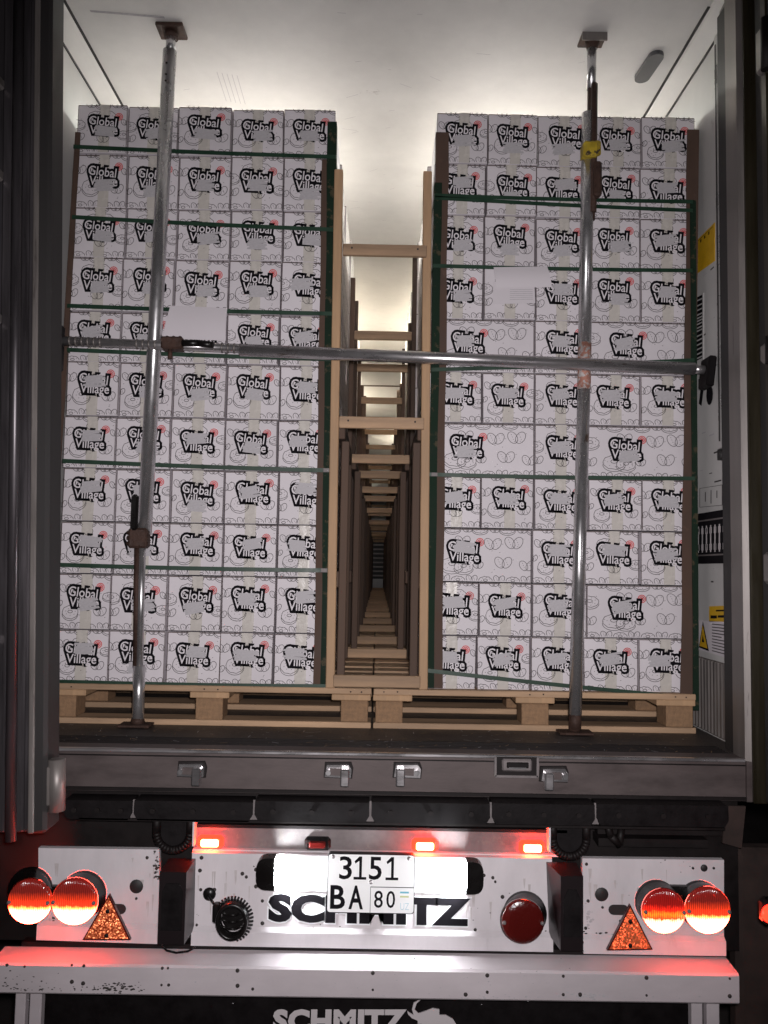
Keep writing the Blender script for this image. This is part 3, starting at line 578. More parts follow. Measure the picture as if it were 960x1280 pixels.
# spray flap with lettering
b = MB(); b.box(PY(55, 1260, 2.56).x, PY(860, 1260, 2.56).x, 2.56, 2.57, -1.08, zt_, 'rubber'); flap = tp(b, 'spray_flap')
b = MB(); lettering(b, 'SCHMITZ', 341, 508, 1290, 1261, 2.56, 'letter', .002, .055, 1290); tp(b, 'lettering', parent=flap)
E_ = [(528, 1247), (521, 1253), (518, 1261), (523, 1266), (532, 1263), (541, 1259.5), (549, 1261), (549, 1268), (557, 1268), (566, 1273), (571, 1281), (572, 1292), (520, 1292), (524, 1284), (528, 1279), (522, 1279), (522, 1275), (515, 1272), (510, 1267), (509, 1263), (513, 1266), (517, 1268), (515, 1261), (517, 1253)]
b = MB(); b.prism([(PY(x, y, 2.56).x, PY(x, y, 2.56).z) for x, y in E_][::-1], 2.556, 2.5595, 'letter'); tp(b, 'elephant_emblem', parent=flap)
# muddy mudguard to the right and its side lamp
a = PY(912, 1055, 2.75); b = MB()
b.cbox(a.x, a.x + .5, 2.7, 2.78, -1.2, a.z, 'mud', b=.02); tp(b, 'mudguard')
p = PY(953, 1140, 2.3); b = MB(); b.cyl((p.x + .12, 2.34, p.z), (p.x + .012, 2.31, p.z), .014, 'rubber', 10); b.cbox(p.x - .0, p.x + .04, 2.29, 2.33, p.z - .035, p.z + .035, 'black', b=.01); h = tp(b, 'side_marker_lamp')
b = MB(); b.lathe((p.x + .018, 2.29, p.z), [(.026, 0), (.024, .01), (.012, .018), (.0005, .02)], 'lamp_rim', 16); tp(b, 'lens', parent=h)
# frayed mud sheet by the right end of the sill
p = PY(915, 1040, 2.57); b = MB(); b.prism([(p.x - .03, p.z - .035), (p.x + .03, p.z - .05), (p.x + .045, p.z + .08), (p.x - .02, p.z + .08)], 2.57, 2.58, 'mud'); tp(b, 'torn_sheet')

# left door leaf swung half way, with locking bars
e = PY(74, 520, 2.30); zb2 = PY(60, 1040, 2.30).z
b = MB()
b.cbox(e.x - 1.0, e.x - .05, 2.30, 2.38, zb2, 2.75, 'doorm', b=.006)
for i in range(5): b.cbox(e.x - .05 - .052 * (i + 1) + .012, e.x - .05 - .052 * i - .012, 2.286, 2.302, zb2 + .004, 2.74, 'doorm', b=.005)
door = tp(b, 'rear_door', 'left rear door leaf swung open')
b = MB(); b.cbox(e.x - .05, e.x, 2.292, 2.392, zb2 - .004, 2.745, 'seal', b=.01); b.cbox(e.x - .049, e.x - .032, 2.284, 2.2925, zb2, 2.74, 'steelv', b=.003); tp(b, 'door_seal', parent=door)
for dx in (.085, .17):
    b = MB(); b.cyl((e.x - dx, 2.262, zb2 - .01), (e.x - dx, 2.262, 2.74), .015, 'doorm', 16); tp(b, 'locking_bar', parent=door)
for y in (215, 100, 395, 800):
    z = PY(30, y, 2.26).z; b = MB(); b.cbox(e.x - .215, e.x - .135, 2.24, 2.287, z - .014, z + .02, 'steelv', b=.006); b.cyl((e.x - .185, 2.24, z + .003), (e.x - .185, 2.228, z + .003), .01, 'tube', 10); tp(b, 'bar_bracket', parent=door)
z = PY(82, 985, 2.3).z; b = MB(); b.cyl((e.x + .018, 2.32, z - .07), (e.x + .018, 2.32, z + .075), .024, 'steelv', 14); b.cbox(e.x - .06, e.x + .018, 2.3, 2.33, z - .055, z + .06, 'steelv', b=.006); tp(b, 'hinge', parent=door)
ang = math.radians(-2.3); pv = Vector((e.x, 2.3, .35)) - Troot; Rm = Matrix.Rotation(-ang * -1, 4, 'Y')
door.matrix_local = Matrix.Translation(pv) @ Matrix.Rotation(ang, 4, 'Y') @ Matrix.Translation(-pv)
# dark outer face of the frame posts
for s in (-1, 1):
    b = MB(); b.cbox(min(s * 1.203, s * 1.34), max(s * 1.203, s * 1.34), 2.53, 2.5445, -.125, 2.68, 'olive', b=.003); tp(b, 'post_cover')
# right door leaf folded back beside the frame
b = MB(); b.box(1.262, 1.33, 1.25, 2.50, -.12, 2.72, 'doorm'); d2 = tp(b, 'rear_door', 'right rear door leaf opened back')
b = MB(); b.cbox(1.232, 1.262, 2.40, 2.52, -.12, 2.70, 'seal', b=.008); b.box(1.225, 1.2325, 2.43, 2.46, -.1, 2.68, 'olive'); tp(b, 'door_seal', parent=d2)
for (y0, y1) in ((40, 95), (430, 455), (690, 730)):
    a = PY(950, y0, 2.45); c = PY(950, y1, 2.45); b = MB(); b.cbox(1.205, 1.262, 2.395, 2.46, c.z, a.z, 'steelv', b=.01); b.cyl((1.212, 2.40, c.z - .01), (1.212, 2.40, a.z + .01), .016, 'dark', 12); tp(b, 'hinge', parent=d2)
a = PY(950, 455, 2.42); c = PY(950, 600, 2.42); b = MB(); b.cbox(1.212, 1.262, 2.37, 2.43, c.z, a.z, 'rubber', b=.01); tp(b, 'lock_housing', parent=d2)

# ================================================================== CARTONS
LW = .0020
def ribbon(mb, pts, w_, n, y, clip=None, closed=False):
    if closed: pts = pts + [pts[0]]
    for (x0, z0), (x1, z1) in zip(pts, pts[1:]):
        if clip and not (clip[0] < (x0 + x1) / 2 < clip[1] and clip[2] < (z0 + z1) / 2 < clip[3]): continue
        dx, dz = x1 - x0, z1 - z0; l = math.hypot(dx, dz) or 1; nx, nz = -dz / l * w_ / 2, dx / l * w_ / 2; ex, ez = dx / l * w_ * .3, dz / l * w_ * .3
        mb.face([(x0 - ex - nx, y, z0 - ez - nz), (x1 + ex - nx, y, z1 + ez - nz), (x1 + ex + nx, y, z1 + ez + nz), (x0 - ex + nx, y, z0 - ez + nz)], n)
def ell(cx_, cz, a, b_, rot=0, n=14, sc_=0, lob=7, t0=0, t1=1):
    out = []
    for i in range(n + (0 if t1 == 1 and t0 == 0 else 1)):
        t = 2 * math.pi * (t0 + (t1 - t0) * i / n); k = 1 + sc_ * math.sin(lob * t)
        x, z = a * k * math.cos(t), b_ * k * math.sin(t); out.append((cx_ + x * math.cos(rot) - z * math.sin(rot), cz + x * math.sin(rot) + z * math.cos(rot)))
    return out
def donut(mb, x, z, r, clip, sq=.62, rot=0, y=-.0008):
    ribbon(mb, ell(x, z, r, r * sq, rot, 18, .05, 8), LW, 'line', y, clip, True)
    ribbon(mb, ell(x, z - r * .22, r * 1.02, r * sq, rot, 10, t0=.5, t1=1), LW, 'line', y, clip)
    ribbon(mb, ell(x, z + r * .08, r * .3, r * .17, rot, 8), LW, 'line', y, clip, True)
    for k in range(7):
        t = k * .9 + x * 50; ribbon(mb, [(x + r * .62 * math.cos(t), z + r * .42 * math.sin(t)), (x + r * .62 * math.cos(t) + .002, z + r * .42 * math.sin(t) + .002)], LW * .8, 'line', y, clip)
def nut(mb, x, z, s, clip, flip=1, y=-.0008):       # two seed halves leaning into a heart
    for k in (-1, 1):
        ribbon(mb, ell(x + k * s * .42, z + s * .1, s * .47, s * .68, -k * .6, 14), LW, 'line', y, clip, True)
        for j in range(4):
            a = x + k * s * .42 + (j - 1.5) * s * .11; ribbon(mb, [(a, z + s * (.45 - .25 * j)), (a + .0015, z + s * (.38 - .25 * j))], LW * .8, 'line', y, clip)
def logo(mb, x, z):
    mb0 = mb; mb = MB(); cx0, cz0, x, z = x, z, 0, 0
    r1, r2 = -.10, -.03
    yb = -.0011
    text_mb(mb, 'Global', .048, 'ink', yb, x - .004, z + .004, offset=.0098, sx=.88, rot=r1)
    text_mb(mb, 'Village', .048, 'ink', yb - .00002, x + .003, z - .031, offset=.0098, sx=.88, rot=r2)
    mb.face([(x - .05, yb - .00004, z + .004), (x - .038, yb - .00004, z - .03), (x + .046, yb - .00004, z - .034), (x + .05, yb - .00004, z + .004), (x + .04, yb - .00004, z + .02), (x - .045, yb - .00004, z + .022)], 'ink')
    text_mb(mb, 'Global', .048, 'white_ink', yb - .0003, x - .004, z + .004, offset=.0004, sx=.88, rot=r1)
    text_mb(mb, 'Village', .048, 'white_ink', yb - .00032, x + .003, z - .031, offset=.0004, sx=.88, rot=r2)
    mb0.v, off0 = mb0.v, len(mb0.v)
    for f_, m_, q_ in zip(mb.f, mb.m, mb.sm): mb0.f.append([i + off0 for i in f_]); mb0.m.append(mb0.mi(mb.mats[m_])); mb0.sm.append(q_)
    mb0.v += [(v[0] * 1.03 + cx0 + .004, v[1], v[2] * 1.03 + cz0) for v in mb.v]
    mb = mb0; x, z = cx0, cz0
    rx, rz = x + .066, z + .041
    for r in (.0145, .009, .004): ribbon(mb, ell(rx, rz, r, r, 0, 12), .0031, 'red', -.0009, None, True)
    ribbon(mb, [(rx - .004, rz + .004), (rx + .004, rz - .004)], .002, 'red', -.00092); ribbon(mb, [(rx - .004, rz - .004), (rx + .004, rz + .004)], .002, 'red', -.00094)
def edges(mb, hw, clip):
    x = -hw + .02; k = 0
    while x < hw:
        if k % 2 == 0: donut(mb, x, .004, .026, clip, .6); nut(mb, x + .035, .198, .022, clip)
        else: nut(mb, x, .008, .022, clip); donut(mb, x + .03, .2, .03, clip, .55)
        x += .052; k += 1
    for _ in range(int(hw * 120)):
        px_, pz_ = random.uniform(-hw + .01, hw - .01), random.uniform(.03, .17); ribbon(mb, [(px_, pz_), (px_ + .003, pz_ + .001)], .0016, 'line', -.0007, clip)
def print_single(kind, dx=0, dz=0):
    mb = MB(); cl = (-.0995, .0995, .002, .199); edges(mb, .1, cl)
    if kind == 0:
        donut(mb, -.024, .150, .034, cl); donut(mb, .018, .152, .036, cl); nut(mb, .006, .055, .026, cl); donut(mb, -.098, .115, .03, cl); donut(mb, .09, .075, .026, cl); nut(mb, -.092, .062, .024, cl); nut(mb, .096, .125, .02, cl)
        z = .105
    elif kind == 1:
        nut(mb, .004, .158, .018, cl); nut(mb, -.088, .138, .026, cl); donut(mb, -.042, .075, .034, cl, .85); nut(mb, .062, .068, .028, cl); nut(mb, .098, .135, .02, cl); nut(mb, -.1, .06, .02, cl)
        z = .112
    else:
        nut(mb, -.07, .145, .024, cl); donut(mb, .0, .150, .036, cl); nut(mb, .062, .062, .026, cl); donut(mb, -.05, .06, .03, cl, .8); donut(mb, .095, .12, .024, cl); nut(mb, -.098, .09, .018, cl)
        z = .108
    logo(mb, dx, z + dz)
    return mb.mesh('printed_artwork')
def print_double():
    mb = MB(); cl = (-.2005, .2005, .002, .199); edges(mb, .2, cl)
    for (x, z, s, t) in ((-.19, .135, .034, 'd'), (-.19, .06, .026, 'n'), (.055, .14, .034, 'n'), (.135, .145, .036, 'n'), (.095, .07, .034, 'n'), (.185, .06, .03, 'n'), (-.06, .15, .03, 'n'), (-.1, .062, .042, 'd'), (-.055, .055, .036, 'd'), (.0, .06, .02, 'n')):
        (donut if t == 'd' else nut)(mb, x, z, s, cl)
    logo(mb, -.06, .108)
    return mb.mesh('printed_artwork')
PR = [print_single(k, random.uniform(-.007, .007), random.uniform(-.006, .005)) for k in (0, 1, 2, 1, 0, 2, 1)]; PRD = print_double()
def carton_mesh(w_, d, h, n='carton', name='carton', seed=0):
    mb = MB(); mb.cbox(-w_ / 2, w_ / 2, 0, d, 0, h, n, b=.0012)
    mb.box(-w_ / 2 + .001, w_ / 2 - .001, -.0004, .001, h - .0042, h - .0010, 'brown_edge'); mb.box(w_ / 2 - .0018, w_ / 2 - .0002, -.0003, .001, .002, h - .003, 'brown_edge'); mb.box(-w_ / 2 + .0002, -w_ / 2 + .0020, -.0003, .001, .002, h - .003, 'brown_edge'); me = mb.mesh(name); bm = bmesh.new(); bm.from_mesh(me); bmesh.ops.remove_doubles(bm, verts=bm.verts, dist=1e-6); bmesh.ops.recalc_face_normals(bm, faces=bm.faces)
    if seed:                                            # knocked corners and skewed edges
        random.seed(seed); C8 = {(i, j, k): Vector((random.uniform(-.0022, .0014) * (1 if i else -1), random.uniform(0, .003) if not j else 0, random.uniform(-.0026, .0006) if k else 0)) for i in (0, 1) for j in (0, 1) for k in (0, 1)}
        for v in bm.verts:
            u, q, t = v.co.x / w_ + .5, v.co.y / d, v.co.z / h; o = Vector((0, 0, 0))
            for (i, j, k), c in C8.items(): o += c * ((u if i else 1 - u) * (q if j else 1 - q) * (t if k else 1 - t))
            v.co += o
    bm.to_mesh(me); bm.free(); return me
CM1s = [carton_mesh(.2, .4, .2, seed=s_) for s_ in (31, 32, 33, 34, 35, 36)]; CM2 = carton_mesh(.401, .2, .2, seed=41)
def tape_mesh(seed):
    random.seed(seed); mb = MB(); zt0 = 0; x0 = -.018 + random.uniform(-.006, .006)
    mb.box(x0, x0 + .043, -.0005, .0002, .001, .199, 'tape'); mb.box(x0 + .004, x0 + .040, -.0010, -.0004, .155, .1995, 'tape'); mb.box(x0 + .002, x0 + .041, -.0010, -.0004, .001, .04, 'tape')
    return mb.mesh('packing_tape')
TP = [tape_mesh(s) for s in (1, 2, 3)]
def smear_mesh(seed):
    random.seed(seed); mb = MB(); n = 7; hh = .042
    for i in range(n):                     # overlapping back-and-forth strokes
        z = -hh / 2 + hh * i / n; x0 = -.041 + random.uniform(-.009, .006); x1 = .039 + random.uniform(-.009, .009)
        sl = random.uniform(-.003, .003); mb.face([(x0, -.0017 - i * .00002, z), (x1, -.0017 - i * .00002, z + sl), (x1 - .003, -.0017 - i * .00002, z + sl + hh / n * 1.35), (x0 + .004, -.0017 - i * .00002, z + hh / n * 1.35)], 'smear')
    return mb.mesh('grey_smear')
SM = [smear_mesh(s) for s in range(11, 17)]
random.seed(21)
OFF = {'R': (.018, -.020), 'C': (.004, -.018), 'U': (-.002, .012), 'L': (-.02, -.016), 'D': (.002, -.040), 'V': (.010, .020), 'W': (-.022, .012), 'B': (.006, .030)}
def P0(x, y): return PY(x, y, 3.0)
YL = [133, 194, 261, 324, 391, 454, 522, 587, 653.5, 719, 789, 855]
YR = [143, 207, 270.6, 335, 400.5, 466.5, 530, 597, 661.5, 729, 796, 865]
XLT, XLB = [98, 162, 224, 291, 356, 421], [66, 134, 206.5, 274, 342, 410]
XRT, XRB = [545, 609, 672, 738, 800, 868], [528, 596, 664, 731, 801, 868]
SL = ['RRCRC', 'RDCCD', 'RRRDR', 'RRRRW', 'UCBCU', 'VRCCU', 'VRUCW', 'VUDUB', 'VCUVW', 'RRCUV', 'VDVUW']
SR = ['CDDCR', 'VDVCU', 'RDDRU', 'RBURU', 'U_UU_', 'UUUUU', 'C_UR_', 'UUUUU', 'V_UVU', 'VUUU_', 'UUUUW']
ORD = ['first', 'second', 'third', 'fourth', 'fifth', 'sixth', 'seventh', 'eighth', 'ninth', 'tenth', 'eleventh']
WHERE = {'R': 'smear over the end of its lower printed word', 'C': 'smear across its lower printed word', 'U': 'smear hiding its upper printed word', 'L': 'smear over the start of its lower word', 'D': 'smear just below its printed words', 'V': 'smear at the upper right of its print', 'W': 'smear at the upper left of its print', 'B': 'smear above its printed words'}
nC = [0]
def carton(X0, X1, z0, z1, Y, dbl, sm, label, group, jit=.006):
    nC[0] += 1
    W = X1 - X0 - random.uniform(.003, .006); Hh = z1 - z0 - random.uniform(.0025, .0045)
    o = put('carton', CM2 if dbl else random.choice(CM1s)); o.location = ((X0 + X1) / 2, Y + random.uniform(-jit, jit), z0 + .0004)
    o.scale = (W / (.401 if dbl else .2), 1, Hh / .2); o.rotation_euler = (random.uniform(-.010, .010), random.uniform(-.004, .004), random.uniform(-.014, .014))
    tag(o, label, 'carton', group)
    q = put('printed_artwork', PRD if dbl else random.choice(PR), o)
    if not dbl: t = put('packing_tape', random.choice(TP), o)
    if sm in OFF:
        ox, oz = OFF[sm]; s_ = put('grey_smear', random.choice(SM), o); s_.location = (q.location.x + ox + (-.06 if dbl else 0) + random.uniform(-.004, .004), 0, .105 + oz + random.uniform(-.004, .004)); s_.rotation_euler.y = random.uniform(-.2, .12); s_.scale.x = random.uniform(.8, 1.05)
    return o
for side, XT, XB, YY, SS, mid in (('left', XLT, XLB, YL, SL, 250), ('right', XRT, XRB, YR, SR, 700)):
    for r in range(11):
        zb0 = P0(mid, YY[r + 1]).z; zt0 = P0(mid, YY[r]).z
        if r == 10: zb0 = .144
        t = (r + .5) / 11; ym = (YY[r] + YY[r + 1]) / 2
        xe = [P0(XT[i] + (XB[i] - XT[i]) * t, ym).x for i in range(6)]
        for i in range(1, 5): xe[i] += random.uniform(-.002, .002)
        sh = random.uniform(-.004, .004); xe = [x + sh for x in xe]
        c = 0
        cols = []
        while c < 5:
            d = 1 if (c + 1 < 5 and SS[r][c + 1] == '_') else 0; cols.append((c, d)); c += 1 + d
        for n_, (c, d) in enumerate(cols):
            pos = ORD[n_] + ' from the left'
            lay = 'top layer' if r == 0 else 'bottom layer' if r == 10 else ORD[r] + ' layer down'
            lab = '%s white carton, %s stack, %s, %s' % ('wide' if d else 'square', side, lay, pos)
            o = carton(xe[c], xe[c + 1 + d], zb0, zt0, 3.0, d, SS[r][c], lab, 'cartons in the front faces of the two stacks')
NFRONT = nC[0]
# second tier behind, and the faces along the aisle
SIDEM = {}
def side_print():
    mb = MB(); cl = (-.1995, .1995, .002, .199); edges(mb, .2, cl)
    for (x, z, s, t) in ((-.15, .12, .034, 'd'), (.0, .12, .03, 'n'), (.1, .1, .036, 'd'), (-.07, .07, .03, 'n'), (.17, .07, .03, 'n')): (donut if t == 'd' else nut)(mb, x, z, s, cl)
    return mb.mesh('printed_artwork')
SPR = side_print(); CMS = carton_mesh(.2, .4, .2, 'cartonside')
XI_L, XI_R = -.175, .195
rowY = [3.0 + .81 * i for i in range(16)]
for i, Y in enumerate(rowY):
    for tier in (0, 1):
        if i == 0 and tier == 0: continue
        if nC[0] >= 300: break
        for side, s in (('left', -1), ('right', 1)):
            jx = random.uniform(-.012, .006)
            for r in range(11):
                if nC[0] >= 300: break
                nC[0] += 1
                x = (XI_L - .1 + jx) if s < 0 else (XI_R + .1 - jx)
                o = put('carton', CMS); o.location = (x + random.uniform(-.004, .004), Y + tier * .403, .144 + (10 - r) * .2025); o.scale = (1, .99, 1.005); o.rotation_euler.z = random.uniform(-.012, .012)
                lay = 'top layer' if r == 0 else 'bottom layer' if r == 10 else ORD[r] + ' layer down'
                lab = 'carton facing the aisle, %s side, %s, %s row %s' % (side, lay, 'front' if i == 0 else ORD[i], 'far half' if tier else 'near half')
                tag(o, lab, 'carton', 'cartons lining the aisle between the stacks')
                q = put('printed_artwork', SPR, o); q.rotation_euler.z = math.pi / 2 * (1 if s < 0 else -1); q.location = (s * -.1, .2, 0)
# everything deeper, too many to tell apart
mb = MB()
cnt = 0
for i, Y in enumerate(rowY):
    for tier in (0, 1):
        if i == 0 and tier == 0: continue
        for s in (-1, 1):
            for c in range(5):
                k = (i * 2 + tier - 1) * 22
                if c == 0 and NFRONT + k + 22 <= 300: continue
                for r in range(11):
                    if c > 0 and i > 2 and 0 < r < 10 and c < 4: continue
                    x0 = (XI_R if s > 0 else XI_L) + s * (.203 * c + random.uniform(-.004, .004) + .001); x1 = x0 + s * .2; z = .144 + r * .2025
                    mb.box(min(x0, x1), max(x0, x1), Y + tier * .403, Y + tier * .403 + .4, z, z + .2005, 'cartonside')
me = mb.mesh('stacked_cartons'); o = put('stacked_cartons', me); tag(o, 'mass of stacked white cartons filling the trailer behind the front rows', 'cartons', kind='stuff')

# ================================================================== PALLETS
def pallet(x0, Y, detail):
    if not detail: return None
random.seed(5)
def board_mesh(lx, ly, lz, n, name):
    mb = MB(); mb.cbox(0, lx, 0, ly, 0, lz, n, b=.0025); me = mb.mesh(name); bm = bmesh.new(); bm.from_mesh(me); bmesh.ops.remove_doubles(bm, verts=bm.verts, dist=1e-6); bmesh.ops.recalc_face_normals(bm, faces=bm.faces); bm.to_mesh(me); bm.free(); return me
TB = {w_: board_mesh(1.195, w_, .022, 'woodx', 'top_board') for w_ in (.145, .1)}
BB = {w_: board_mesh(1.195, w_, .022, 'woodx', 'bottom_board') for w_ in (.1, .145)}
SB = board_mesh(.145, .8, .022, 'wood', 'stringer_board'); BL = {w_: board_mesh(w_, .1, .078, 'chip', 'block') for w_ in (.1, .145)}
def make_pallet(x, Y, label):
    T_ = empty('pallet', (x + .6, Y, 0)); tag(T_, label, 'pallet', 'wooden pallets under the cartons')
    def add(name, me, dx, dy, dz):
        o = put(name, me, T_); o.location = (dx - .6, dy, dz + random.uniform(-.001, .001)); o.rotation_euler.z = random.uniform(-.003, .003)
    for dy, w_ in ((0, .145), (.19, .1), (.35, .1), (.51, .1), (.655, .145)): add('top_board', TB[w_], .002, dy, .122)
    for dx in (0, .5275, 1.05): add('stringer_board', SB, dx, 0, .0995)
    for dy, w_ in ((0, .1), (.3275, .145), (.7, .1)): add('bottom_board', BB[w_], .002, dy, 0)
    for dx, w_ in ((.01, .1), (.55, .1), (1.085, .1)):
        for dy in (.0, .35, .7): add('block', BL[w_], dx, dy, .022)
    nl = MB()
    for dx in (.04, .09, .58, .63, 1.12, 1.16):
        nl.cyl((dx - .6, -.0008, .133 + random.uniform(-.004, .004)), (dx - .6, .001, .133), .003, 'scuff', 6)
    o_ = nl.obj('nail_heads', T_); o_['kind'] = 'stuff'
    return T_
mb = MB()
for dy, w_ in ((0, .145), (.19, .1), (.35, .1), (.51, .1), (.655, .145)): mb.box(.0, 1.195, dy, dy + w_, .122, .144, 'woodx')
for dx in (0, .5275, 1.05): mb.box(dx, dx + .145, 0, .8, .1, .122, 'woodx')
for dx in (.01, .55, 1.085): mb.box(dx, dx + .1, 0, .8, 0, .1, 'chip')
mb.v = [(x - .6, y, z) for x, y, z in mb.v]
PM = mb.mesh('pallet')
for i, Y in enumerate(rowY):
    for s, x in (('left', -1.2), ('right', .003)):
        lab = 'wooden pallet under the %s stack, %s' % (s, 'nearest the rear doors' if i == 0 else ORD[i] + ' from the doors' if i < 11 else (ORD[15 - i] + ' from the far bulkhead'))
        if i < 4: make_pallet(x, Y - (.03 if i == 0 else 0), lab)
        else: o = put('pallet', PM); o.location = (x + .6, Y, 0); tag(o, lab, 'pallet', 'wooden pallets under the cartons')

# ================================================================== WOODEN SPACER FRAMES IN THE AISLE
def slab(name, me, par, loc): o = put(name, me, par); o.location = loc; return o
def mkb(x0, x1, y0, y1, z0, z1, n, name):
    mb = MB(); mb.cbox(x0, x1, y0, y1, z0, z1, n, b=.003); me = mb.mesh(name); bm = bmesh.new(); bm.from_mesh(me); bmesh.ops.remove_doubles(bm, verts=bm.verts, dist=1e-6); bmesh.ops.recalc_face_normals(bm, faces=bm.faces); bm.to_mesh(me); bm.free(); return me
post2 = mkb(-.012, .012, 0, .034, 0, 1.98, 'shadewood', 'post'); post = mkb(-.0165, .0165, 0, .034, 0, 1.98, 'wood', 'post'); cb = mkb(-.172, .172, 0, .02, -.022, .022, 'woodx', 'cross_bar'); rail = mkb(-.012, .012, 0, .77, -.03, .03, 'shadewood', 'side_rail')  # inner posts and rails carry the aisle's shade in their wood colour
lowpost = mkb(-.015, .015, 0, .03, 0, .93, 'shadewood', 'short_post')
nail = MB(); nail.cyl((0, -.001, 0), (0, .001, 0), .004, 'scuff', 8); nailm = nail.mesh('nail')
lrail = mkb(-.014, .014, 0, .77, -.03, .03, 'shadewood', 'side_rail')
for i, Y in enumerate(rowY):
    Yf = Y - .034 if i == 0 else Y + random.uniform(-.04, .12)
    F_ = empty('wooden_spacer_frame', (.016, Yf, .144)); tag(F_, 'wooden spacer frame between the stacks, ' + ('nearest the doors' if i == 0 else ORD[i] + ' into the aisle' if i < 11 else ORD[15 - i] + ' from the far end' if i < 15 else 'against the far end'), 'wooden frame', 'wooden frames bracing the aisle')
    dx = .172 if i == 0 else .16 + random.uniform(-.006, .004)
    for s in (-1, 1):
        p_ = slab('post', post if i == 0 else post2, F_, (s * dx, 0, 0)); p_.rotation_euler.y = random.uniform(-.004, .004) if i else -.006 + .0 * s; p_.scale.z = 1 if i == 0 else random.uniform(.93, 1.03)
        q_ = slab('short_post', lowpost, F_, (s * (dx - .035 if i == 0 else dx - .04), .06 if i == 0 else random.uniform(.04, .1), 0))
        slab('side_rail', lrail, F_, (s * (dx - .02), .04, .965))
        if i < 9: slab('side_rail', rail, F_, (s * (dx - .01), .04, .40))
    for z in ((1.655, .99, .03) if i == 0 else (1.63 + random.uniform(-.03, .03), .97 + random.uniform(-.03, .03), .03)):
        c_ = slab('cross_bar', cb, F_, (0, -.0205 if (i or z < 1.2) else -.0205, z)); c_.scale.x = (dx - .012) / .172
        if i == 0 and z > .9:
            for s in (-1, 1): nl = slab('nail', nailm, c_, (s * .135, -.0008, .005))

# ================================================================== CORNER BOARDS AND STRAPS
def corner(name, xt, yt, xb, yb, wdt, Y, side, n, label, cat, group, depth=.045):
    a = PY(xt, yt, Y); c = PY(xb, yb, Y); b = MB(); th = .004; k = 12
    for j in range(k):
        t0, t1 = j / k, (j + 1) / k
        p0 = a.lerp(c, t0); p1 = a.lerp(c, t1); w0 = w1 = wdt; w0 = wdt * (1 + .05 * math.sin(j * 1.7)); w1 = wdt * (1 + .05 * math.sin((j + 1) * 1.7))
        x0, x1 = (p0.x, p0.x + side * w0), (p1.x, p1.x + side * w1)
        b.face([(x0[0], Y, p0.z), (x0[1], Y, p0.z), (x1[1], Y, p1.z), (x1[0], Y, p1.z)], n)
        b.face([(x0[0], Y + th, p0.z), (x0[1], Y + th, p0.z), (x1[1], Y + th, p1.z), (x1[0], Y + th, p1.z)], n)
        b.face([(x0[1], Y, p0.z), (x0[1], Y + th, p0.z), (x1[1], Y + th, p1.z), (x1[1], Y, p1.z)], n)
        b.face([(x0[0], Y, p0.z), (x0[0], Y + depth, p0.z), (x1[0], Y + depth, p1.z), (x1[0], Y, p1.z)], n)
    o = b.obj(name); tag(o, label, cat, group); return o
KG = 'brown cardboard corner boards'; GG = 'dark green film strips on the stack edges'
corner('corner_board', 410, 168, 399.5, 857, -.022, 2.989, 1, 'kraft', 'brown corner board on the aisle edge of the left stack', 'corner board', KG) if 0 else None
corner('corner_board', 414, 200, 404, 857, .036, 2.989, -1, 'kraft', 'brown corner board on the aisle edge of the left stack', 'corner board', KG)
corner('corner_board', 545, 165, 536, 860, .050, 2.989, 1, 'kraft', 'brown corner board on the aisle edge of the right stack', 'corner board', KG)
corner('corner_board', 874, 162, 866, 890, .046, 2.988, -1, 'kraft', 'brown corner board on the wall side edge of the right stack', 'corner board', KG)
corner('corner_board', 94, 165, 66, 640, .020, 2.988, 1, 'kraft', 'brown corner board at the outer edge of the left stack', 'corner board', KG)
corner('edge_film', 421, 152, 413, 857, .036, 2.982, -1, 'greenfilm', 'dark green film strip down the aisle edge of the left stack', 'plastic film', GG)
corner('edge_film', 543, 228, 532, 860, .030, 2.982, 1, 'greenfilm', 'dark green film strip down the aisle edge of the right stack', 'plastic film', GG)
corner('edge_film', 870, 250, 874, 888, .022, 2.980, -1, 'greenfilm', 'dark green film strip down the wall side of the right stack', 'plastic film', GG)
def strap(xa, ya, xb, yb, h, label, knot=None, side=1):
    Y = 2.9785; a = PY(xa, ya, Y); c = PY(xb, yb, Y); b = MB(); n = 10; th = .0016; T_ = []
    for j in range(n + 1):
        t = j / n; p = a.lerp(c, t); T_.append((p.x, p.z - .003 * math.sin(math.pi * t)))
    for (x0, z0), (x1, z1) in zip(T_, T_[1:]):
        b.idx([(x0, Y, z0 - h / 2), (x1, Y, z1 - h / 2), (x1, Y, z1 + h / 2), (x0, Y, z0 + h / 2), (x0, Y + th, z0 - h / 2), (x1, Y + th, z1 - h / 2), (x1, Y + th, z1 + h / 2), (x0, Y + th, z0 + h / 2)], [(0, 1, 2, 3), (4, 7, 6, 5), (0, 4, 5, 1), (3, 2, 6, 7)], 'green')
    for (x, z) in (T_[0], T_[-1]): b.box(x - .0008, x + .0008, Y, Y + .78, z - h / 2, z + h / 2, 'green')
    o = b.obj('strap'); tag(o, label, 'strap', 'green straps round the stacks')
    if knot:
        b = MB(); p = PY(knot, ya + (yb - ya) * (knot - xa) / (xb - xa), Y); b.cbox(p.x - .012, p.x + .012, Y - .004, Y - .0005, p.z - h * .5, p.z + h * .5, 'zinc', b=.001); b.obj('seal_clip', o)
L_ = ['running just under the top layer', 'second from the top', 'third from the top, above the white sheet', 'hidden half by the crossbar', 'below the middle of the stack', 'two layers above the pallet, with a metal clip', 'along the foot of the cartons']
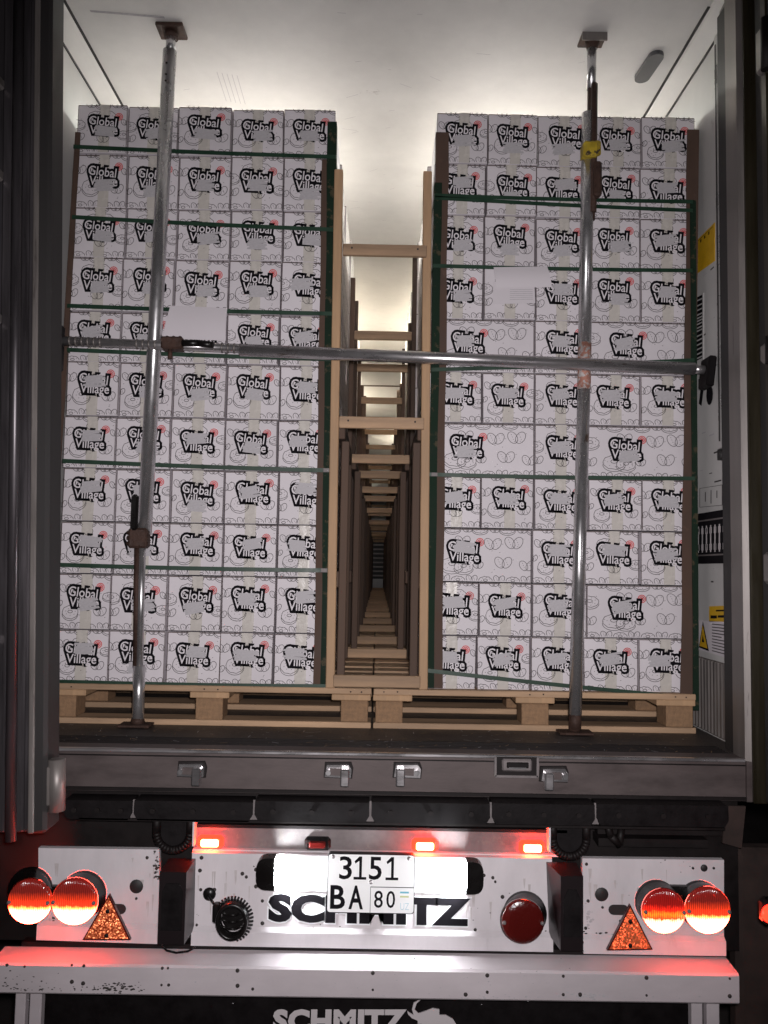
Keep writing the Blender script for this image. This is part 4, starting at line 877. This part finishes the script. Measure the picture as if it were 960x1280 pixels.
for k, (xa, ya, xb, yb, kn) in enumerate(((92, 183, 420, 196, None), (90, 271, 419, 287, None), (84, 382, 417, 392, None), (84, 437, 415, 449, None), (78, 576, 413, 588, 408), (74, 706, 411, 713, 405), (68, 852, 410, 858, None))): strap(xa, ya, xb, yb, .0155, 'green strap round the left stack, ' + L_[k], kn)
R_L = ['upper of the two straps near the top', 'lower of the two straps near the top', 'above the white sheet', 'just above the crossbar', 'across the middle with a small clip', 'sagging along the bottom layer']
for k, (xa, ya, xb, yb, kn) in enumerate(((543, 244, 866, 252, None), (543, 247, 866, 263, None), (541, 332, 866, 338, None), (539, 462, 868, 450, None), (536, 593, 869, 598, 543), (533, 838, 870, 873, None))): strap(xa, ya, xb, yb, .0145, 'green strap round the right stack, ' + R_L[k], kn)
# paper sheets tucked under the straps
def sheet(pts, label, lines=None, Y=2.972, curl=.008):
    P = [PY(x, y, Y) for x, y in pts]; b = MB(); n = 6
    for j in range(n):
        for q, th in ((0, 0), ):
            v0, v1 = j / n, (j + 1) / n; f = lambda u, v: lin(P, u, v) + Vector((0, -curl * math.sin(v * 3.0), 0))
            b.face([f(0, v0), f(1, v0), f(1, v1), f(0, v1)], 'paper', True)
            b.face([f(0, v0) + Vector((0, .0006, 0)), f(0, v1) + Vector((0, .0006, 0)), f(1, v1) + Vector((0, .0006, 0)), f(1, v0) + Vector((0, .0006, 0))], 'paper', True)
    if lines:
        for (u0, u1, v0, v1) in lines: b.face([lin(P, u, v) + Vector((0, -.0015 - curl * math.sin(v * 3.0), 0)) for u, v in ((u0, v0), (u1, v0), (u1, v1), (u0, v1))], 'smear')
    o = b.obj('paper_sheet'); tag(o, label, 'paper sheet', 'paper sheets tucked behind the straps'); return o
sheet([(213, 382), (284, 385), (282, 426), (203, 423)], 'blank white sheet hanging from a strap on the left stack')
sheet([(617, 334), (684, 333), (690, 359), (620, 360)], 'blank white sheet folded over the strap on the right stack', Y=2.970)
sheet([(617, 352), (668, 352), (669, 379), (616, 380)], 'printed delivery note under the folded sheet on the right stack', [(.4, .95, .35 + .09 * i, .38 + .09 * i) for i in range(6)], Y=2.9765, curl=0)

# ================================================================== LOAD BARS
def tube_obj(name, par, a, c, r, n, k=20, label=None):
    b = MB(); b.cyl(a, c, r, n, k); return b.obj(name, par, label)
YPOL = 2.938
T1 = empty('load_bar', (0, 0, 0)); tag(T1, 'left upright load bar with a rusty ratchet near its foot', 'load bar', 'telescopic bars bracing the load')
def W(x, y, Y=YPOL): return PY(x, y, Y)
top = W(214.5, 40); pt = top.copy(); pt.z = CZ - .006
b = MB(); b.cbox(pt.x - .052, pt.x + .052, YPOL - .045, YPOL + .045, CZ - .016, CZ - .001, 'rust', b=.003); b.cyl((pt.x, YPOL, CZ - .016), (pt.x, YPOL, CZ - .04), .026, 'rust', 14); b.obj('top_pad', T1)
tube_obj('inner_tube', T1, (pt.x, YPOL, CZ - .016), W(212.5, 68), .0185, 'tube')
tube_obj('outer_tube', T1, W(212.3, 64), W(180.5, 668), .0262, 'tube')
b = MB(); 
for y in (84, 98, 106): p = W(211.5 - (y - 84) * .05 - 1, y); b.cyl((p.x, YPOL - .0262, p.z), (p.x, YPOL - .0275, p.z), .0045, 'scuff', 8)
b.obj('pin_hole', T1)
tube_obj('ratchet_tube', T1, W(178.5, 664), W(174.5, 838), .0125, 'tube'); 
a = W(171.5, 672); c = W(169.5, 834); b = MB(); b.box(-.008, .008, -.010, .010, 0, 1, 'rust'); 
b = MB(); b.cyl(a, c, .0115, 'rust', 4); b.obj('toothed_rack', T1)
tube_obj('lower_tube', T1, W(174.2, 832), Vector((W(172.5, 903).x, YPOL, .008)), .0215, 'tube')
p = W(174.5, 673); b = MB(); b.cbox(p.x - .034, p.x + .036, YPOL - .035, YPOL + .02, p.z - .036, p.z + .038, 'rust', b=.008)
for dz in (-.02, 0, .02): b.cyl((p.x - .04, YPOL - .02, p.z + dz), (p.x + .04, YPOL - .02, p.z + dz), .007, 'rust', 8)
b.obj('ratchet', T1)
p = W(172.5, 640); b = MB(); b.cbox(p.x - .013, p.x + .013, YPOL - .05, YPOL - .03, p.z - .07, p.z + .062, 'black', b=.008); b.obj('handle', T1)
q = W(172, 903); b = MB(); b.cbox(q.x - .06, q.x + .055, YPOL - .05, YPOL + .025, .003, .012, 'rust', b=.003); b.cyl((q.x, YPOL, .012), (q.x, YPOL, .03), .027, 'rust', 14, r1=.022); b.obj('foot_plate', T1)

T2 = empty('load_bar', (0, 0, 0)); tag(T2, 'right upright load bar with a yellow painted clamp near its top', 'load bar', 'telescopic bars bracing the load')
top = W(740, 45); 
b = MB(); b.cbox(top.x - .048, top.x + .048, YPOL - .04, YPOL + .04, CZ - .014, CZ - .001, 'rust', b=.003); b.box(top.x - .048, top.x + .048, YPOL - .042, YPOL - .036, CZ - .035, CZ - .003, 'steelv'); b.cyl((top.x, YPOL, CZ - .014), (top.x, YPOL, CZ - .045), .028, 'rust', 14, r1=.02); b.obj('top_pad', T2)
tube_obj('inner_tube', T2, (top.x, YPOL, CZ - .014), W(739, 112), .0175, 'tube')
tube_obj('rusty_tube', T2, W(739.8, 105), W(738.2, 275), .0165, 'rust')
tube_obj('outer_tube', T2, W(735.5, 142), W(731, 430), .0245, 'tube')
tube_obj('rust_patch_tube', T2, W(731, 429), W(730, 487), .0248, 'rustpatch')
tube_obj('main_tube', T2, W(730, 486), W(719, 893), .0238, 'tube')
b = MB(); p0_ = W(741.5, 108); p1_ = W(739.5, 268); b.cyl(p0_ + Vector((0, -.016, 0)), p1_ + Vector((0, -.02, 0)), .013, 'rust', 6); b.obj('toothed_rack', T2)
p = W(737, 193); b = MB(); b.cbox(p.x - .034, p.x + .024, YPOL - .048, YPOL + .015, p.z - .03, p.z + .032, 'yellow', b=.009); b.cyl((p.x + .022, YPOL - .02, p.z - .01), (p.x + .022, YPOL - .02, p.z + .036), .016, 'yellow', 10); b.obj('clamp', T2)
p = W(743, 232); b = MB(); b.cbox(p.x - .014, p.x + .017, YPOL - .05, YPOL - .01, p.z - .06, p.z + .075, 'rust', b=.008); b.obj('handle', T2)
q = W(718.5, 905); b = MB(); b.cyl(W(719, 890), (q.x, YPOL, .012), .023, 'rust', 16); b.cbox(q.x - .065, q.x + .06, YPOL - .05, YPOL + .025, .003, .012, 'rust', b=.003); b.obj('foot_plate', T2)

YB_ = 2.888
T3 = empty('load_bar', (0, 0, 0)); tag(T3, 'horizontal load bar wedged wall to wall across both stacks', 'load bar', 'telescopic bars bracing the load')
def WB(x, y): return PY(x, y, YB_)
b = MB(); b.cyl(WB(78, 426), WB(345, 437.5), .0165, 'tubeh', 18)
for i in range(30):
    x = 88 + i * 7.6
    if 200 < x < 275 or (130 < x < 168): continue
    y = 426 + (x - 78) * .043; p = WB(x, y); b.cyl(p + Vector((-.003, 0, 0)), p + Vector((.003, 0, 0)), .0182, 'steelv', 12)
b.obj('notched_tube', T3)
tube_obj('outer_tube', T3, WB(300, 437.5), WB(868, 461), .0225, 'tubeh', 24)
tube_obj('end_tube', T3, WB(866, 461), WB(880, 462.5), .017, 'tubeh')
p = WB(219, 432); b = MB(); b.cbox(p.x - .045, p.x + .035, YB_ - .035, YB_ + .02, p.z - .02, p.z + .026, 'rust', b=.006); b.cyl((p.x - .012, YB_ - .02, p.z - .02), (p.x - .012, YB_ - .02, p.z - .055), .008, 'rust', 8)
for dx in (-.036, -.012, .012): b.cyl((p.x + dx, YB_ - .036, p.z + .01), (p.x + dx, YB_ + .02, p.z + .034), .009, 'rust', 8)
b.obj('ratchet', T3)
p = WB(251, 433.5); b = MB(); pts = [Vector((p.x - .06, YB_ - .03, p.z + .004)), Vector((p.x, YB_ - .04, p.z + .002)), Vector((p.x + .055, YB_ - .04, p.z - .004))]; b.path(pts, .0125, 'black', 10); b.obj('handle', T3)
p = WB(72, 434); b = MB(); b.cbox(p.x - .022, p.x + .01, YB_ - .045, YB_ + .045, p.z - .085, p.z + .09, 'rubber', b=.008); b.obj('wall_pad', T3)
p = WB(884, 467); b = MB(); b.cbox(-.014, .016, -.04, .04, -.055, .06, 'rubber', b=.006); o = b.obj('wall_pad', T3); o.location = (p.x, YB_, p.z); o.rotation_euler.y = .12
for T_ in (T1, T2, T3):       # put each bar's origin at its foot
    ch = [c_ for c_ in bpy.data.objects if c_.parent == T_]
    base = {T1: Vector((W(172.5, 903).x, YPOL, 0)), T2: Vector((W(718.5, 905).x, YPOL, 0)), T3: WB(478, 445)}[T_]
    T_.location = base
    for c_ in ch: c_.location = c_.location - base
# straw bits on the floor
random.seed(9)
mb = MB()
for i in range(260):
    x = random.uniform(-1.1, 1.15); y = random.uniform(2.62, 2.95); l = random.uniform(.004, .03) if i > 6 else .06; t = random.uniform(0, 3.1)
    d = Vector((math.cos(t), math.sin(t), 0)) * l; q = Vector((-d.y, d.x, 0)).normalized() * .0009; p = Vector((x, y, .002 + i * 1e-5)); mb.face([p - q, p + d - q, p + d + q, p + q], random.choice(['wood', 'paper', 'chip']))
o = mb.obj('floor_litter'); tag(o, 'scattered splinters and straw on the dark trailer floor', 'litter', kind='stuff')
